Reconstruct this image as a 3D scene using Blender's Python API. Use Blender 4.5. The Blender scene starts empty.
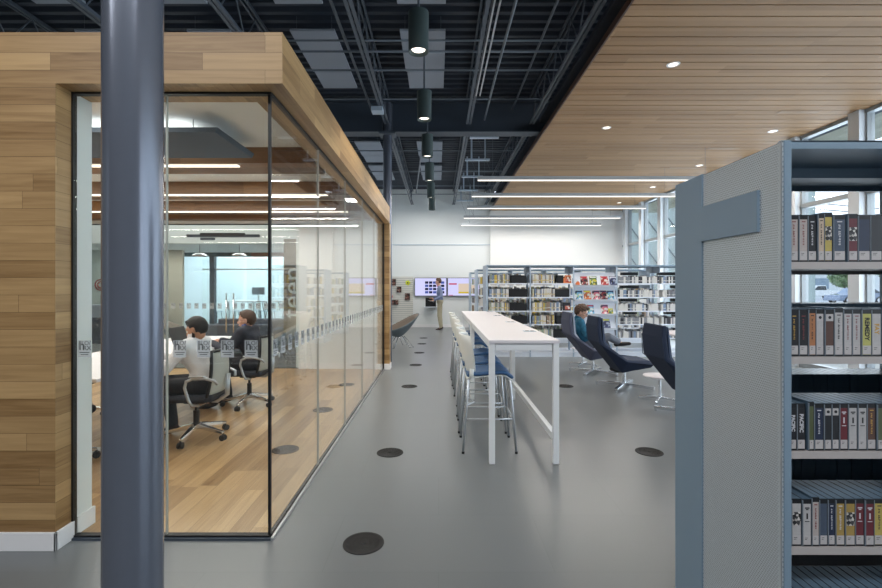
import bpy, math, random
from mathutils import Vector, Matrix
R = random.Random(7)
S = bpy.context.scene
COL = S.collection
PI = math.pi
# ------------------------------------------------------------------ materials
def nt(name):
    m = bpy.data.materials.new(name); m.use_nodes = True
    t = m.node_tree; t.nodes.clear()
    out = t.nodes.new('ShaderNodeOutputMaterial')
    return m, t, out
def N(t, typ, **kw):
    n = t.nodes.new('ShaderNode' + typ)
    for k, v in kw.items():
        if k.startswith('i_'):
            n.inputs[k[2:].replace('_', ' ')].default_value = v
        else: setattr(n, k, v)
    return n
def rgba(c): return (c[0], c[1], c[2], 1.0)
def srgb(r, g, b):
    f = lambda v: (v/255/12.92) if v/255 <= .04045 else ((v/255+.055)/1.055)**2.4
    return (f(r), f(g), f(b))
def pmat(name, col, rough=.5, metal=0.0, noise=.05, scale=30, bump=0.0, coat=0.0, emit=None, estr=0, spec=.5, stretch=None):
    """plain painted / plastic / metal / cloth surface with faint procedural mottling"""
    m, t, out = nt(name)
    b = N(t, 'BsdfPrincipled'); t.links.new(b.outputs[0], out.inputs[0])
    b.inputs['Roughness'].default_value = rough; b.inputs['Metallic'].default_value = metal
    b.inputs['Specular IOR Level'].default_value = spec
    b.inputs['Coat Weight'].default_value = coat
    tc = N(t, 'TexCoord'); nz = N(t, 'TexNoise'); nz.inputs['Scale'].default_value = scale
    nz.inputs['Detail'].default_value = 3
    src = tc.outputs['Object']
    if stretch:
        mp = N(t, 'Mapping'); mp.inputs['Scale'].default_value = stretch
        t.links.new(src, mp.inputs[0]); src = mp.outputs[0]
    t.links.new(src, nz.inputs['Vector'])
    mx = N(t, 'Mix', data_type='RGBA')
    mx.inputs['A'].default_value = rgba([max(0, c*(1-noise*1.6)) for c in col])
    mx.inputs['B'].default_value = rgba([min(1, c*(1+noise*1.6)) for c in col])
    t.links.new(nz.outputs['Fac'], mx.inputs['Factor']); t.links.new(mx.outputs['Result'], b.inputs['Base Color'])
    if bump:
        bp = N(t, 'Bump'); bp.inputs['Strength'].default_value = bump; bp.inputs['Distance'].default_value = .004
        t.links.new(nz.outputs['Fac'], bp.inputs['Height']); t.links.new(bp.outputs[0], b.inputs['Normal'])
    if emit:
        b.inputs['Emission Color'].default_value = rgba(emit); b.inputs['Emission Strength'].default_value = estr
    return m
def planks(name, u, v, w, h, dark, light, gap=.0015, rough=.45, seed=0.0, grain=1.0):
    """planks laid along axis u (0,1,2), stacked along v; w = board length, h = board width"""
    m, t, out = nt(name)
    b = N(t, 'BsdfPrincipled'); t.links.new(b.outputs[0], out.inputs[0]); b.inputs['Roughness'].default_value = rough
    tc = N(t, 'TexCoord'); sp = N(t, 'SeparateXYZ'); t.links.new(tc.outputs['Object'], sp.inputs[0])
    U, V = sp.outputs[u], sp.outputs[v]
    def M(op, a, bb=None, c=None):
        n = N(t, 'Math', operation=op)
        for i, x in enumerate((a, bb, c)):
            if x is None: continue
            if isinstance(x, (int, float)): n.inputs[i].default_value = x
            else: t.links.new(x, n.inputs[i])
        return n.outputs[0]
    vs = M('DIVIDE', M('ADD', V, 50 + seed), h); row = M('FLOOR', vs); fv = M('FRACT', vs)
    wn = N(t, 'TexWhiteNoise', noise_dimensions='1D'); t.links.new(row, wn.inputs['W'])
    us = M('ADD', M('DIVIDE', M('ADD', U, 50), w), M('MULTIPLY', wn.outputs['Value'], 7.3)); colm = M('FLOOR', us); fu = M('FRACT', us)
    cv = N(t, 'CombineXYZ'); t.links.new(row, cv.inputs[0]); t.links.new(colm, cv.inputs[1])
    w2 = N(t, 'TexWhiteNoise', noise_dimensions='2D'); t.links.new(cv.outputs[0], w2.inputs['Vector'])
    gv = N(t, 'CombineXYZ')
    t.links.new(M('MULTIPLY', U, 2.2), gv.inputs[0]); t.links.new(M('MULTIPLY', V, 38.0), gv.inputs[1]); t.links.new(M('MULTIPLY', w2.outputs['Value'], 37), gv.inputs[2])
    nz = N(t, 'TexNoise'); nz.inputs['Scale'].default_value = 1.0; nz.inputs['Detail'].default_value = 5; nz.inputs['Distortion'].default_value = .8
    t.links.new(gv.outputs[0], nz.inputs['Vector'])
    f = M('ADD', M('MULTIPLY', w2.outputs['Value'], .62), M('MULTIPLY', M('SUBTRACT', nz.outputs['Fac'], .3), .8*grain))
    cr = N(t, 'ValToRGB'); e = cr.color_ramp.elements
    e[0].position = 0; e[0].color = rgba(dark); e[1].position = 1; e[1].color = rgba(light)
    mid = e.new(.45); mid.color = rgba([(a*.5+c*.5) for a, c in zip(dark, light)])
    t.links.new(f, cr.inputs[0])
    g1 = M('LESS_THAN', fv, gap/h); g2 = M('LESS_THAN', fu, gap/w)
    g = M('MAXIMUM', g1, g2)
    mx = N(t, 'Mix', data_type='RGBA'); t.links.new(g, mx.inputs['Factor']); t.links.new(cr.outputs[0], mx.inputs['A'])
    mx.inputs['B'].default_value = rgba([c*.35 for c in dark]); t.links.new(mx.outputs['Result'], b.inputs['Base Color'])
    return m
def glass(name, tint=(.97, .99, .98), f0=1.5, refl=1.0, rough=0.0):
    m, t, out = nt(name)
    tr = N(t, 'BsdfTransparent'); tr.inputs[0].default_value = rgba(tint)
    gl = N(t, 'BsdfGlossy'); gl.inputs['Roughness'].default_value = rough; gl.inputs[0].default_value = (1, 1, 1, 1)
    fr = N(t, 'Fresnel'); fr.inputs[0].default_value = f0
    # a Fresnel node evaluates the back side wrongly for thin panes: feed it the absolute facing through Layer Weight
    lw = N(t, 'LayerWeight'); lw.inputs[0].default_value = .5
    pw = N(t, 'Math', operation='POWER'); t.links.new(lw.outputs['Facing'], pw.inputs[0]); pw.inputs[1].default_value = 4.0
    ma = N(t, 'Math', operation='MULTIPLY_ADD'); t.links.new(pw.outputs[0], ma.inputs[0]); ma.inputs[1].default_value = .75*refl; ma.inputs[2].default_value = .045*refl
    t.nodes.remove(fr)
    mx = N(t, 'MixShader'); t.links.new(ma.outputs[0], mx.inputs[0]); t.links.new(tr.outputs[0], mx.inputs[1]); t.links.new(gl.outputs[0], mx.inputs[2])
    t.links.new(mx.outputs[0], out.inputs[0]); return m
def emat(name, col, s):
    m, t, out = nt(name); e = N(t, 'Emission'); e.inputs[0].default_value = rgba(col); e.inputs[1].default_value = s
    t.links.new(e.outputs[0], out.inputs[0]); return m
def perforated(name, base, pitch=.0095):
    """sheet metal with staggered round holes one can see through, laid out in the YZ plane"""
    m, t, out = nt(name)
    b = N(t, 'BsdfPrincipled'); b.inputs['Base Color'].default_value = rgba(base); b.inputs['Roughness'].default_value = .42; b.inputs['Metallic'].default_value = .35
    tr = N(t, 'BsdfTransparent')
    tc = N(t, 'TexCoord'); sp = N(t, 'SeparateXYZ'); t.links.new(tc.outputs['Object'], sp.inputs[0])
    def M(op, a, bb=None):
        n = N(t, 'Math', operation=op)
        for i, x in enumerate((a, bb)):
            if x is None: continue
            if isinstance(x, (int, float)): n.inputs[i].default_value = x
            else: t.links.new(x, n.inputs[i])
        return n.outputs[0]
    vs = M('DIVIDE', M('ADD', sp.outputs[2], 5), pitch*.866); row = M('FLOOR', vs); fv = M('SUBTRACT', M('FRACT', vs), .5)
    off = M('MULTIPLY', M('MODULO', row, 2.0), .5)
    fu = M('SUBTRACT', M('FRACT', M('ADD', M('DIVIDE', M('ADD', M('ADD', sp.outputs[1], sp.outputs[0]), 5), pitch), off)), .5)
    d = M('SQRT', M('ADD', M('MULTIPLY', fu, fu), M('MULTIPLY', M('MULTIPLY', fv, fv), .75)))
    hole = M('LESS_THAN', d, .33)
    mx = N(t, 'MixShader'); t.links.new(hole, mx.inputs[0]); t.links.new(b.outputs[0], mx.inputs[1]); t.links.new(tr.outputs[0], mx.inputs[2])
    t.links.new(mx.outputs[0], out.inputs[0]); return m
def coverart(name, cols, scale=18):
    """mottled printed cover: blocks of several inks"""
    m, t, out = nt(name); b = N(t, 'BsdfPrincipled'); b.inputs['Roughness'].default_value = .35; t.links.new(b.outputs[0], out.inputs[0])
    tc = N(t, 'TexCoord'); vo = N(t, 'TexVoronoi'); vo.inputs['Scale'].default_value = scale; t.links.new(tc.outputs['Object'], vo.inputs['Vector'])
    sp = N(t, 'SeparateColor'); t.links.new(vo.outputs['Color'], sp.inputs[0])
    cr = N(t, 'ValToRGB'); cr.color_ramp.interpolation = 'CONSTANT'; e = cr.color_ramp.elements
    e[0].color = rgba(cols[0]); e[0].position = 0; e[1].color = rgba(cols[1]); e[1].position = 1/len(cols)
    for i, c in enumerate(cols[2:]):
        k = e.new((i+2)/len(cols)); k.color = rgba(c)
    t.links.new(sp.outputs[0], cr.inputs[0]); t.links.new(cr.outputs[0], b.inputs['Base Color']); return m
# ------------------------------------------------------------------ mesh builder
def frame(d):
    d = Vector(d).normalized(); a = Vector((0, 0, 1)) if abs(d.z) < .95 else Vector((1, 0, 0))
    x = d.cross(a).normalized(); y = x.cross(d).normalized(); return x, y, d
class MB:
    def __init__(s): s.v = []; s.f = []; s.m = []; s.cur = 0
    def add(s, vs, fs):
        o = len(s.v); s.v += [Vector(p) for p in vs]
        for f in fs: s.f.append([i+o for i in f]); s.m.append(s.cur)
        return s
    def mat(s, i): s.cur = i; return s
    def box(s, a, b):
        (x0, y0, z0), (x1, y1, z1) = a, b
        x0, x1 = min(x0, x1), max(x0, x1); y0, y1 = min(y0, y1), max(y0, y1); z0, z1 = min(z0, z1), max(z0, z1)
        return s.add([(x0,y0,z0),(x1,y0,z0),(x1,y1,z0),(x0,y1,z0),(x0,y0,z1),(x1,y0,z1),(x1,y1,z1),(x0,y1,z1)],
                     [(0,3,2,1),(4,5,6,7),(0,1,5,4),(1,2,6,5),(2,3,7,6),(3,0,4,7)])
    def beam(s, p, q, w, h=None, up=None):
        h = h or w; p = Vector(p); q = Vector(q); x, y, d = frame(q-p)
        vs = [c + x*(a*w/2) + y*(b*h/2) for c in (p, q) for a, b in ((-1,-1),(1,-1),(1,1),(-1,1))]
        return s.add(vs, [(0,1,2,3)[::-1],(4,5,6,7),(0,1,5,4),(1,2,6,5),(2,3,7,6),(3,0,4,7)])
    def cyl(s, p, q, r, r2=None, n=16, cap=True):
        r2 = r if r2 is None else r2; p = Vector(p); q = Vector(q); x, y, d = frame(q-p)
        vs = [c + (x*math.cos(2*PI*i/n) + y*math.sin(2*PI*i/n))*rr for c, rr in ((p, r), (q, r2)) for i in range(n)]
        fs = [(i, (i+1) % n, n+(i+1) % n, n+i) for i in range(n)]
        if cap: fs += [tuple(range(n))[::-1], tuple(range(n, 2*n))]
        return s.add(vs, fs)
    def tube(s, pts, r, n=8, closed=False):
        pts = [Vector(p) for p in pts]; L = len(pts); vs = []; px = None
        for i, p in enumerate(pts):
            if closed: d = pts[(i+1) % L]-pts[i-1]
            else: d = pts[min(i+1, L-1)]-pts[max(i-1, 0)]
            d.normalize()
            if px is None: x, y, _ = frame(d)
            else: x = (px - d*px.dot(d)).normalized(); y = x.cross(d)
            px = x; vs += [p + (x*math.cos(2*PI*k/n) + y*math.sin(2*PI*k/n))*r for k in range(n)]
        fs = []
        for i in range(L if closed else L-1):
            j = (i+1) % L
            fs += [(i*n+k, i*n+(k+1) % n, j*n+(k+1) % n, j*n+k) for k in range(n)]
        if not closed: fs += [tuple(range(n))[::-1], tuple(range((L-1)*n, L*n))]
        return s.add(vs, fs)
    def lathe(s, prof, c=(0,0,0), n=24):
        c = Vector(c); vs = [c + Vector((r*math.cos(2*PI*i/n), r*math.sin(2*PI*i/n), z)) for r, z in prof for i in range(n)]
        fs = [(j*n+i, j*n+(i+1) % n, (j+1)*n+(i+1) % n, (j+1)*n+i) for j in range(len(prof)-1) for i in range(n)]
        return s.add(vs, fs)
    def prism(s, poly, axis, a, b):
        """polygon in the plane normal to axis, from a to b"""
        def P(p, t):
            l = list(p); l.insert(axis, t); return l
        n = len(poly)
        return s.add([P(p, a) for p in poly] + [P(p, b) for p in poly],
                     [tuple(range(n))[::-1], tuple(range(n, 2*n))] + [(i, (i+1) % n, n+(i+1) % n, n+i) for i in range(n)])
    def grid(s, P, thick=0):
        """P rows of points, a sheet"""
        h = len(P); w = len(P[0])
        return s.add([p for r in P for p in r], [(i*w+j, i*w+j+1, (i+1)*w+j+1, (i+1)*w+j) for i in range(h-1) for j in range(w-1)])
    def ell(s, c, r, rot=None, nu=20, nv=12):
        c = Vector(c); vs = []
        for j in range(nv+1):
            th = PI*j/nv
            for i in range(nu):
                p = Vector((r[0]*math.sin(th)*math.cos(2*PI*i/nu), r[1]*math.sin(th)*math.sin(2*PI*i/nu), r[2]*math.cos(th)))
                if j in (0, nv): p += Vector((1e-5*math.cos(2*PI*i/nu), 1e-5*math.sin(2*PI*i/nu), 0))
                if rot: p = rot @ p
                vs.append(c+p)
        fs = [(j*nu+i, (j+1)*nu+i, (j+1)*nu+(i+1) % nu, j*nu+(i+1) % nu) for j in range(nv) for i in range(nu)]
        return s.add(vs, fs)
    def caps(s, p, q, r, r2=None, n=12):
        """tapered capsule"""
        r2 = r if r2 is None else r2; p = Vector(p); q = Vector(q); x, y, d = frame(q-p); rings = []
        for k in range(5): a = -PI/2 + k*PI/8*.98+.02; rings.append((p + d*(r*math.sin(a)), r*math.cos(a)))
        for k in range(5): a = k*PI/8*.98; rings.append((q + d*(r2*math.sin(a)), r2*math.cos(a)))
        vs = [c + (x*math.cos(2*PI*i/n) + y*math.sin(2*PI*i/n))*rr for c, rr in rings for i in range(n)]
        fs = [(j*n+i, j*n+(i+1) % n, (j+1)*n+(i+1) % n, (j+1)*n+i) for j in range(9) for i in range(n)]
        fs += [tuple(range(n))[::-1], tuple(range(9*n, 10*n))]
        return s.add(vs, fs)
    def slots_by_normal(s):
        """material 0 for faces facing x, 1 for y, 2 for z"""
        for k, f in enumerate(s.f):
            a, b, c = (s.v[f[0]], s.v[f[1]], s.v[f[2]]); n = (b-a).cross(c-a); n = [abs(q) for q in n]; s.m[k] = n.index(max(n))
        return s
    def data(s, name):
        me = bpy.data.meshes.new(name); me.from_pydata([tuple(p) for p in s.v], [], s.f)
        me.polygons.foreach_set('material_index', s.m); return me
    def build(s, name, mats, parent=None, smooth=False, bevel=0, seg=2, solid=0, sub=0, loc=None, recalc=False):
        me = s.data(name)
        if recalc or solid:
            import bmesh
            bm = bmesh.new(); bm.from_mesh(me); bmesh.ops.recalc_face_normals(bm, faces=bm.faces); bm.to_mesh(me); bm.free()
        return link(name, me, mats, parent, smooth, bevel, seg, solid, sub, loc)
def link(name, me, mats, parent=None, smooth=False, bevel=0, seg=2, solid=0, sub=0, loc=None):
    for m in (mats if isinstance(mats, (list, tuple)) else [mats]): me.materials.append(m)
    o = bpy.data.objects.new(name, me); COL.objects.link(o)
    if parent is not None: o.parent = parent
    if loc is not None: o.location = loc
    if smooth:
        me.polygons.foreach_set('use_smooth', [True]*len(me.polygons))
    if solid:
        md = o.modifiers.new('s', 'SOLIDIFY'); md.thickness = solid; md.offset = 0
    if bevel:
        md = o.modifiers.new('b', 'BEVEL'); md.width = bevel; md.segments = seg; md.limit_method = 'ANGLE'; md.angle_limit = math.radians(35)
    if sub:
        md = o.modifiers.new('u', 'SUBSURF'); md.levels = sub; md.render_levels = sub
    return o
def tag(o, label, cat, group=None):
    o['label'] = label; o['category'] = cat
    if group: o['group'] = group
    return o
def thing(name, label, cat, loc=(0,0,0), rz=0, group=None):
    o = bpy.data.objects.new(name, None); o.empty_display_size = .1; COL.objects.link(o)
    o.location = loc; o.rotation_euler = (0, 0, rz); return tag(o, label, cat, group)
def struct(o): o['kind'] = 'structure'; return o
def copy_tree(o, parent=None):
    c = o.copy(); COL.objects.link(c)
    if parent is not None: c.parent = parent
    for ch in list(o.children): copy_tree(ch, c)
    return c
def dup(o, loc, rz, label):
    c = copy_tree(o); c.location = loc; c.rotation_euler = (0, 0, rz); c['label'] = label; return c
def smooth_sel(o, ang=40):
    me = o.data; me.polygons.foreach_set('use_smooth', [True]*len(me.polygons))
    import bmesh
    bm = bmesh.new(); bm.from_mesh(me); a = math.radians(ang)
    for e in bm.edges:
        e.smooth = not (len(e.link_faces) == 2 and e.calc_face_angle(0) > a)
    bm.to_mesh(me); bm.free(); return o
def textmesh(name, txt, size, mat, parent, M, align='CENTER', depth=.0004, bold=0.0):
    cu = bpy.data.curves.new('t', 'FONT'); cu.body = txt; cu.size = size; cu.align_x = align; cu.align_y = 'CENTER'; cu.extrude = depth; cu.resolution_u = 3; cu.offset = bold
    t = bpy.data.objects.new('t', cu); COL.objects.link(t)
    bpy.context.view_layer.update()
    me = bpy.data.meshes.new_from_object(t.evaluated_get(bpy.context.evaluated_depsgraph_get()))
    bpy.data.objects.remove(t); me.transform(M); me.materials.clear()
    return link(name, me, mat, parent)
def blob(mb, voxel, it=6, fac=.6):
    """fuse overlapping volumes into one continuous skin"""
    me = mb.data('blob'); o = bpy.data.objects.new('blob', me); COL.objects.link(o)
    md = o.modifiers.new('r', 'REMESH'); md.mode = 'VOXEL'; md.voxel_size = voxel
    if it: sm = o.modifiers.new('m', 'SMOOTH'); sm.factor = fac; sm.iterations = it
    bpy.context.view_layer.update()
    r = bpy.data.meshes.new_from_object(o.evaluated_get(bpy.context.evaluated_depsgraph_get()))
    bpy.data.objects.remove(o); r.materials.clear(); return r
def curve(f, a, b, n): return [f(a+(b-a)*i/(n-1)) for i in range(n)]
ORD = ['first','second','third','fourth','fifth','sixth','seventh','eighth','ninth','tenth','eleventh','twelfth','thirteenth','fourteenth','fifteenth','sixteenth','seventeenth','eighteenth','nineteenth','twentieth'] + \
      ['twenty-%s' % q for q in ['first','second','third','fourth','fifth','sixth','seventh','eighth','ninth']] + ['thirtieth'] + \
      ['thirty-%s' % q for q in ['first','second','third','fourth','fifth','sixth','seventh','eighth','ninth']] + ['fortieth'] + ['forty-%s' % q for q in ['first','second','third','fourth','fifth','sixth']]
# ------------------------------------------------------------------ palette
WD, WL = srgb(124, 92, 54), srgb(194, 160, 112)
clad = [planks('oak_cladding_x', 1, 2, .85, .0967, WD, WL, seed=.02), planks('oak_cladding_y', 0, 2, .85, .0967, WD, WL, seed=.02), planks('oak_cladding_z', 1, 0, .85, .0967, WD, WL)]
oakfloor = planks('oak_floor_boards', 1, 0, 1.15, .125, srgb(132, 99, 62), srgb(204, 170, 124), rough=.3)
beamwood = [planks('walnut_beam_%d' % i, u, v, 1.3, .2, srgb(92, 62, 36), srgb(150, 110, 70)) for i, (u, v) in enumerate(((1, 2), (0, 2), (0, 1)))]
slatwood = planks('ceiling_slat_wood', 0, 1, 2.44, .1945, srgb(146, 112, 76), srgb(176, 140, 100), gap=.001, rough=.6, grain=.6)
white = pmat('white_wall_paint', (.80, .80, .78), .7, noise=.01)
white_cool = pmat('cool_white_paint', (.76, .79, .79), .6, noise=.01)
ceil_white = pmat('ceiling_white', (.84, .88, .88), .8, noise=.01)
base_white = pmat('baseboard_white', (.82, .82, .83), .45, noise=.01)
bluegrey = pmat('blue_grey_powder_coat', srgb(124, 146, 164), .42, noise=.03, scale=300, bump=.02)
colpaint = pmat('column_paint', srgb(108, 114, 127), .24, metal=.45, noise=.02)
beampaint = pmat('steel_paint_grey', srgb(62, 72, 84), .5, noise=.04, scale=8)
joistpaint = pmat('joist_paint', srgb(84, 93, 104), .5, noise=.04)
deckpaint = pmat('deck_paint', srgb(52, 60, 72), .6, noise=.05, scale=6)
panelgrey = pmat('acoustic_panel_felt', srgb(158, 166, 178), .95, noise=.05, scale=120)
pipepaint = pmat('pipe_paint', srgb(100, 110, 120), .4, noise=.02)
black = pmat('black_gasket', (.008, .008, .009), .5, noise=.0)
alum = pmat('brushed_aluminium', (.62, .64, .66), .3, metal=.9, noise=.04, stretch=(1, 1, 20))
chrome = pmat('polished_chrome', (.75, .77, .8), .12, metal=1.0, noise=.01)
chairmetal = pmat('satin_silver_leg', (.55, .58, .62), .3, metal=.7, noise=.02)
whiteplas = pmat('white_plastic', (.74, .76, .74), .35, noise=.01)
tablewhite = pmat('white_laminate', (.76, .73, .76), .3, noise=.008)
tablemetal = pmat('white_powder_coat', (.80, .82, .84), .4, noise=.01)
bluefab = pmat('blue_seat_fabric', srgb(54, 92, 134), .5, noise=.10, scale=220, bump=.1)
navy = pmat('navy_upholstery', srgb(18, 34, 60), .8, noise=.12, scale=260, bump=.15)
navy2 = pmat('navy_seat_fabric', srgb(22, 40, 68), .75, noise=.12, scale=260, bump=.15)
greyfab = pmat('grey_lilac_upholstery', srgb(74, 78, 98), .75, noise=.12, scale=260, bump=.15)
lightgreyfab = pmat('pale_grey_lining', srgb(150, 158, 170), .8, noise=.08, scale=200, bump=.1)
blackplas = pmat('black_plastic', (.012, .012, .014), .4, noise=.05)
blackfab = pmat('black_seat_fabric', srgb(36, 38, 48), .8, noise=.15, scale=200, bump=.2)
mesh_back = pmat('pale_mesh_fabric', srgb(188, 188, 180), .8, noise=.10, scale=500, bump=.2)
paneglass = glass('clear_glass', (.955, .975, .965), refl=.85)
winglass = glass('window_glass', (.97, .985, .985), refl=.6)
shelfmetal = pmat('shelf_grey_metal', srgb(176, 192, 208), .4, noise=.02)
shelfwhite = pmat('shelf_white_metal', srgb(226, 232, 242), .4, noise=.02)
shelfcream = pmat('shelf_edge_cream', srgb(176, 170, 168), .45, noise=.03)
lightwarm = emat('warm_light_diffuser', (1.0, .88, .76), 2.4)
lightwhite = emat('white_light_diffuser', (1.0, .93, .86), 1.7)
lampglow = emat('downlight_lens', (1.0, .90, .80), 2.6)
# ------------------------------------------------------------------ floor
def floor_material():
    m, t, out = nt('grey_resilient_floor'); b = N(t, 'BsdfPrincipled'); t.links.new(b.outputs[0], out.inputs[0])
    tc = N(t, 'TexCoord')
    br = N(t, 'TexBrick'); br.offset = .5; br.inputs['Scale'].default_value = 1; br.inputs['Brick Width'].default_value = 1.2; br.inputs['Row Height'].default_value = .6
    br.inputs['Mortar Size'].default_value = .002; br.inputs['Bias'].default_value = 0
    br.inputs['Color1'].default_value = rgba(srgb(115, 119, 121)); br.inputs['Color2'].default_value = rgba(srgb(117, 121, 123)); br.inputs['Mortar'].default_value = rgba(srgb(110, 114, 116))
    nz = N(t, 'TexNoise'); nz.inputs['Scale'].default_value = .9; nz.inputs['Detail'].default_value = 2
    t.links.new(tc.outputs['Object'], br.inputs['Vector']); t.links.new(tc.outputs['Object'], nz.inputs['Vector'])
    mx = N(t, 'Mix', data_type='RGBA', blend_type='MULTIPLY'); mx.inputs['Factor'].default_value = .2
    cr = N(t, 'ValToRGB'); cr.color_ramp.elements[0].position = .3; cr.color_ramp.elements[0].color = (.78, .78, .78, 1); cr.color_ramp.elements[1].position = .7
    t.links.new(nz.outputs['Fac'], cr.inputs[0]); t.links.new(br.outputs['Color'], mx.inputs['A']); t.links.new(cr.outputs[0], mx.inputs['B'])
    t.links.new(mx.outputs['Result'], b.inputs['Base Color'])
    mr = N(t, 'MapRange'); mr.inputs['To Min'].default_value = .27; mr.inputs['To Max'].default_value = .33; t.links.new(nz.outputs['Fac'], mr.inputs[0]); t.links.new(mr.outputs[0], b.inputs['Roughness'])
    return m
floormat = floor_material()
struct(MB().box((-13, -3.5, -.12), (6.9, 20, 0)).build('floor', floormat))
# pavilion: XR right face, YF front face, YB rear
XR, YF, YB, GX, GY, HB, HS = -.8725, 2.6, 8.3, -.985, 2.73, 2.893, 2.607
XL = -6.6; PX = -2.14
struct(MB().box((XL, GY+.03, 0.0), (GX-.02, 8.36, .012)).build('floor_meeting_room', oakfloor))
# front cladding: pier + fascia wrapping round the corner, each a board-clad box
struct(MB().box((XL, YF, .0), (PX, 2.865, HS)).slots_by_normal().build('wall_front_pier', clad))
struct(MB().box((PX-.012, 2.745, 0), (PX+.0015, 2.872, HS)).build('wall_front_return', white_cool))
struct(MB().box((PX, 2.745, .012), (PX+.014, 2.885, .115)).build('baseboard_return', base_white))
struct(MB().box((XL, YF, HS), (XR, 2.865, HB)).slots_by_normal().build('wall_front_fascia', clad))
struct(MB().box((GX-.13, 2.865, HS), (XR, YB, HB)).slots_by_normal().build('wall_side_fascia', clad))
struct(MB().box((GX-.02, YB-.012, .1), (XR, YB+.20, HS)).slots_by_normal().build('wall_side_pier', clad))
struct(MB().box((XL, YF-.014, 0), (PX+.014, YF, .103)).box((PX, YF-.014, 0), (PX+.014, 2.722, .103)).build('baseboard_front', base_white, bevel=.003))
struct(MB().box((GX+.01, YB-.026, 0), (XR+.014, YB+.21, .103)).build('baseboard_side', base_white, bevel=.003))
# rear wall of the meeting room and its ceiling
struct(MB().box((-2.49, YB+.0, 0), (GX-.02, YB+.14, HS+.2)).build('wall_meeting_rear', white_cool))
struct(MB().box((-2.49, YB-.012, .012), (GX-.03, YB, .115)).build('baseboard_rear', base_white))
struct(MB().box((XL, 2.865, 2.80), (GX-.10, YB+.14, 2.86)).build('ceiling_meeting_room', ceil_white))
struct(MB().box((XL-.1, 2.865, 0), (XL, YB+.14, HB)).build('wall_meeting_side', white_cool))
struct(MB().box((XL, YB, 2.60), (-2.49, YB+.14, 2.80)).build('wall_meeting_header', white_cool))
# glazing: panes with black gaskets
def pane(name, a, b): return struct(MB().box(a, b).build(name, paneglass))
fj = [PX+.012, -1.592, GX-.008]
for i in range(2):
    pane('window_%d' % (i+1), (fj[i]+.002, GY-.006, .02), (fj[i+1]-.002, GY+.006, HS-.01))
js = [GY+.01, 3.80, 4.90, 6.00, 7.10, YB-.02]
for i in range(5):
    pane('window_%d' % (i+3), (GX-.006, js[i]+.002, .02), (GX+.006, js[i+1]-.002, HS-.01))
struct(MB().box((PX, GY-.018, .0), (GX+.0, GY+.018, .022)).box((PX, GY-.018, HS-.012), (GX+.01, GY+.018, HS)).box((PX, GY-.018, 0), (PX+.011, GY+.012, HS))
       .box((GX-.018, GY, 0), (GX+.012, YB, .02)).box((GX-.018, GY, HS-.014), (GX+.012, YB, HS)).box((GX-.018, YB-.035, 0), (GX+.018, YB-.012, HS))
       .box((GX-.012, GY-.009, 0), (GX+.003, GY+.009, HS)).build('trim_1', black))
struct(MB().box((GX+.012, GY-.03, 0), (GX+.026, YB-.03, .018)).build('trim_2', alum))
struct(MB().box((PX+.014, GY-.034, 0), (GX+.012, GY-.018, .012)).build('trim_3', beampaint))
seam = pmat('silicone_joint', (.42, .42, .38), .5)
for i, (a, b) in enumerate([((fj[1]-.004, GY-.0075, .02), (fj[1]+.004, GY+.0075, HS-.02))] + [((GX-.0075, j-.0035, .02), (GX+.0075, j+.0035, HS-.02)) for j in js[1:5]]):
    struct(MB().box(a, b).build('trim_%d' % (4+i), seam))
# rear glass with door pulls
rj = [-6.55, -5.85, -5.05, -4.15, -3.25, -2.50]
for i in range(5): pane('window_%d' % (8+i), (rj[i]+.003, YB+.06, .02), (rj[i+1]-.003, YB+.07, 2.60))
struct(MB().box((XL, YB+.045, 0), (-2.49, YB+.085, .02)).box((XL, YB+.045, 2.585), (-2.49, YB+.085, 2.6)).build('trim_10', black))
pl = thing('door_pull', 'pair of tall steel pull bars on the rear glass door', 'door handle', (-3.72, YB+.065, 0))
for dx in (-.075, .055):
    MB().cyl((dx, -.045, .66), (dx, -.045, 1.36), .012, n=10).cyl((dx, -.045, .8), (dx, .0, .8), .007, n=8).cyl((dx, -.045, 1.2), (dx, .0, 1.2), .007, n=8).build('bar', chrome, pl, smooth=True)
# round columns and the grid of steel above
def column(name, x, y, r, z1=5.0):
    o = struct(MB().lathe([(r, 0), (r, z1), (0.001, z1)], n=72).build(name, colpaint, loc=(x, y, 0), smooth=False)); smooth_sel(o); return o
column('column_front', -.957, 1.46, .0832)
column('column_rear', -.955, 8.72, .082)
# ------------------------------------------------------------------ outer walls
WY, WX = 17.0, 6.72
struct(MB().box((-13, -3.7, 0), (6.95, -3.55, 5.2)).build('wall_behind_camera', pmat('behind_camera_wall', srgb(120, 122, 124), .8)))  # unseen wall behind the camera, added to darken what the glass reflects
struct(MB().box((-3.2, WY, 0), (1.93, WY+.2, 5.3)).build('wall_rear_main', white_cool))
struct(MB().box((-3.2, WY-.03, 3.0), (1.88, WY, 3.02)).build('trim_21', shelfmetal))  # thin grey strip standing in for the shadow line of the wall step
struct(MB().box((1.88, WY-.14, 0), (WX+.1, WY+.2, 4.9)).build('wall_rear_white', white))
struct(MB().box((-3.2, WY-.015, 0), (1.88, WY, .11)).build('baseboard_main', base_white))
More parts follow.
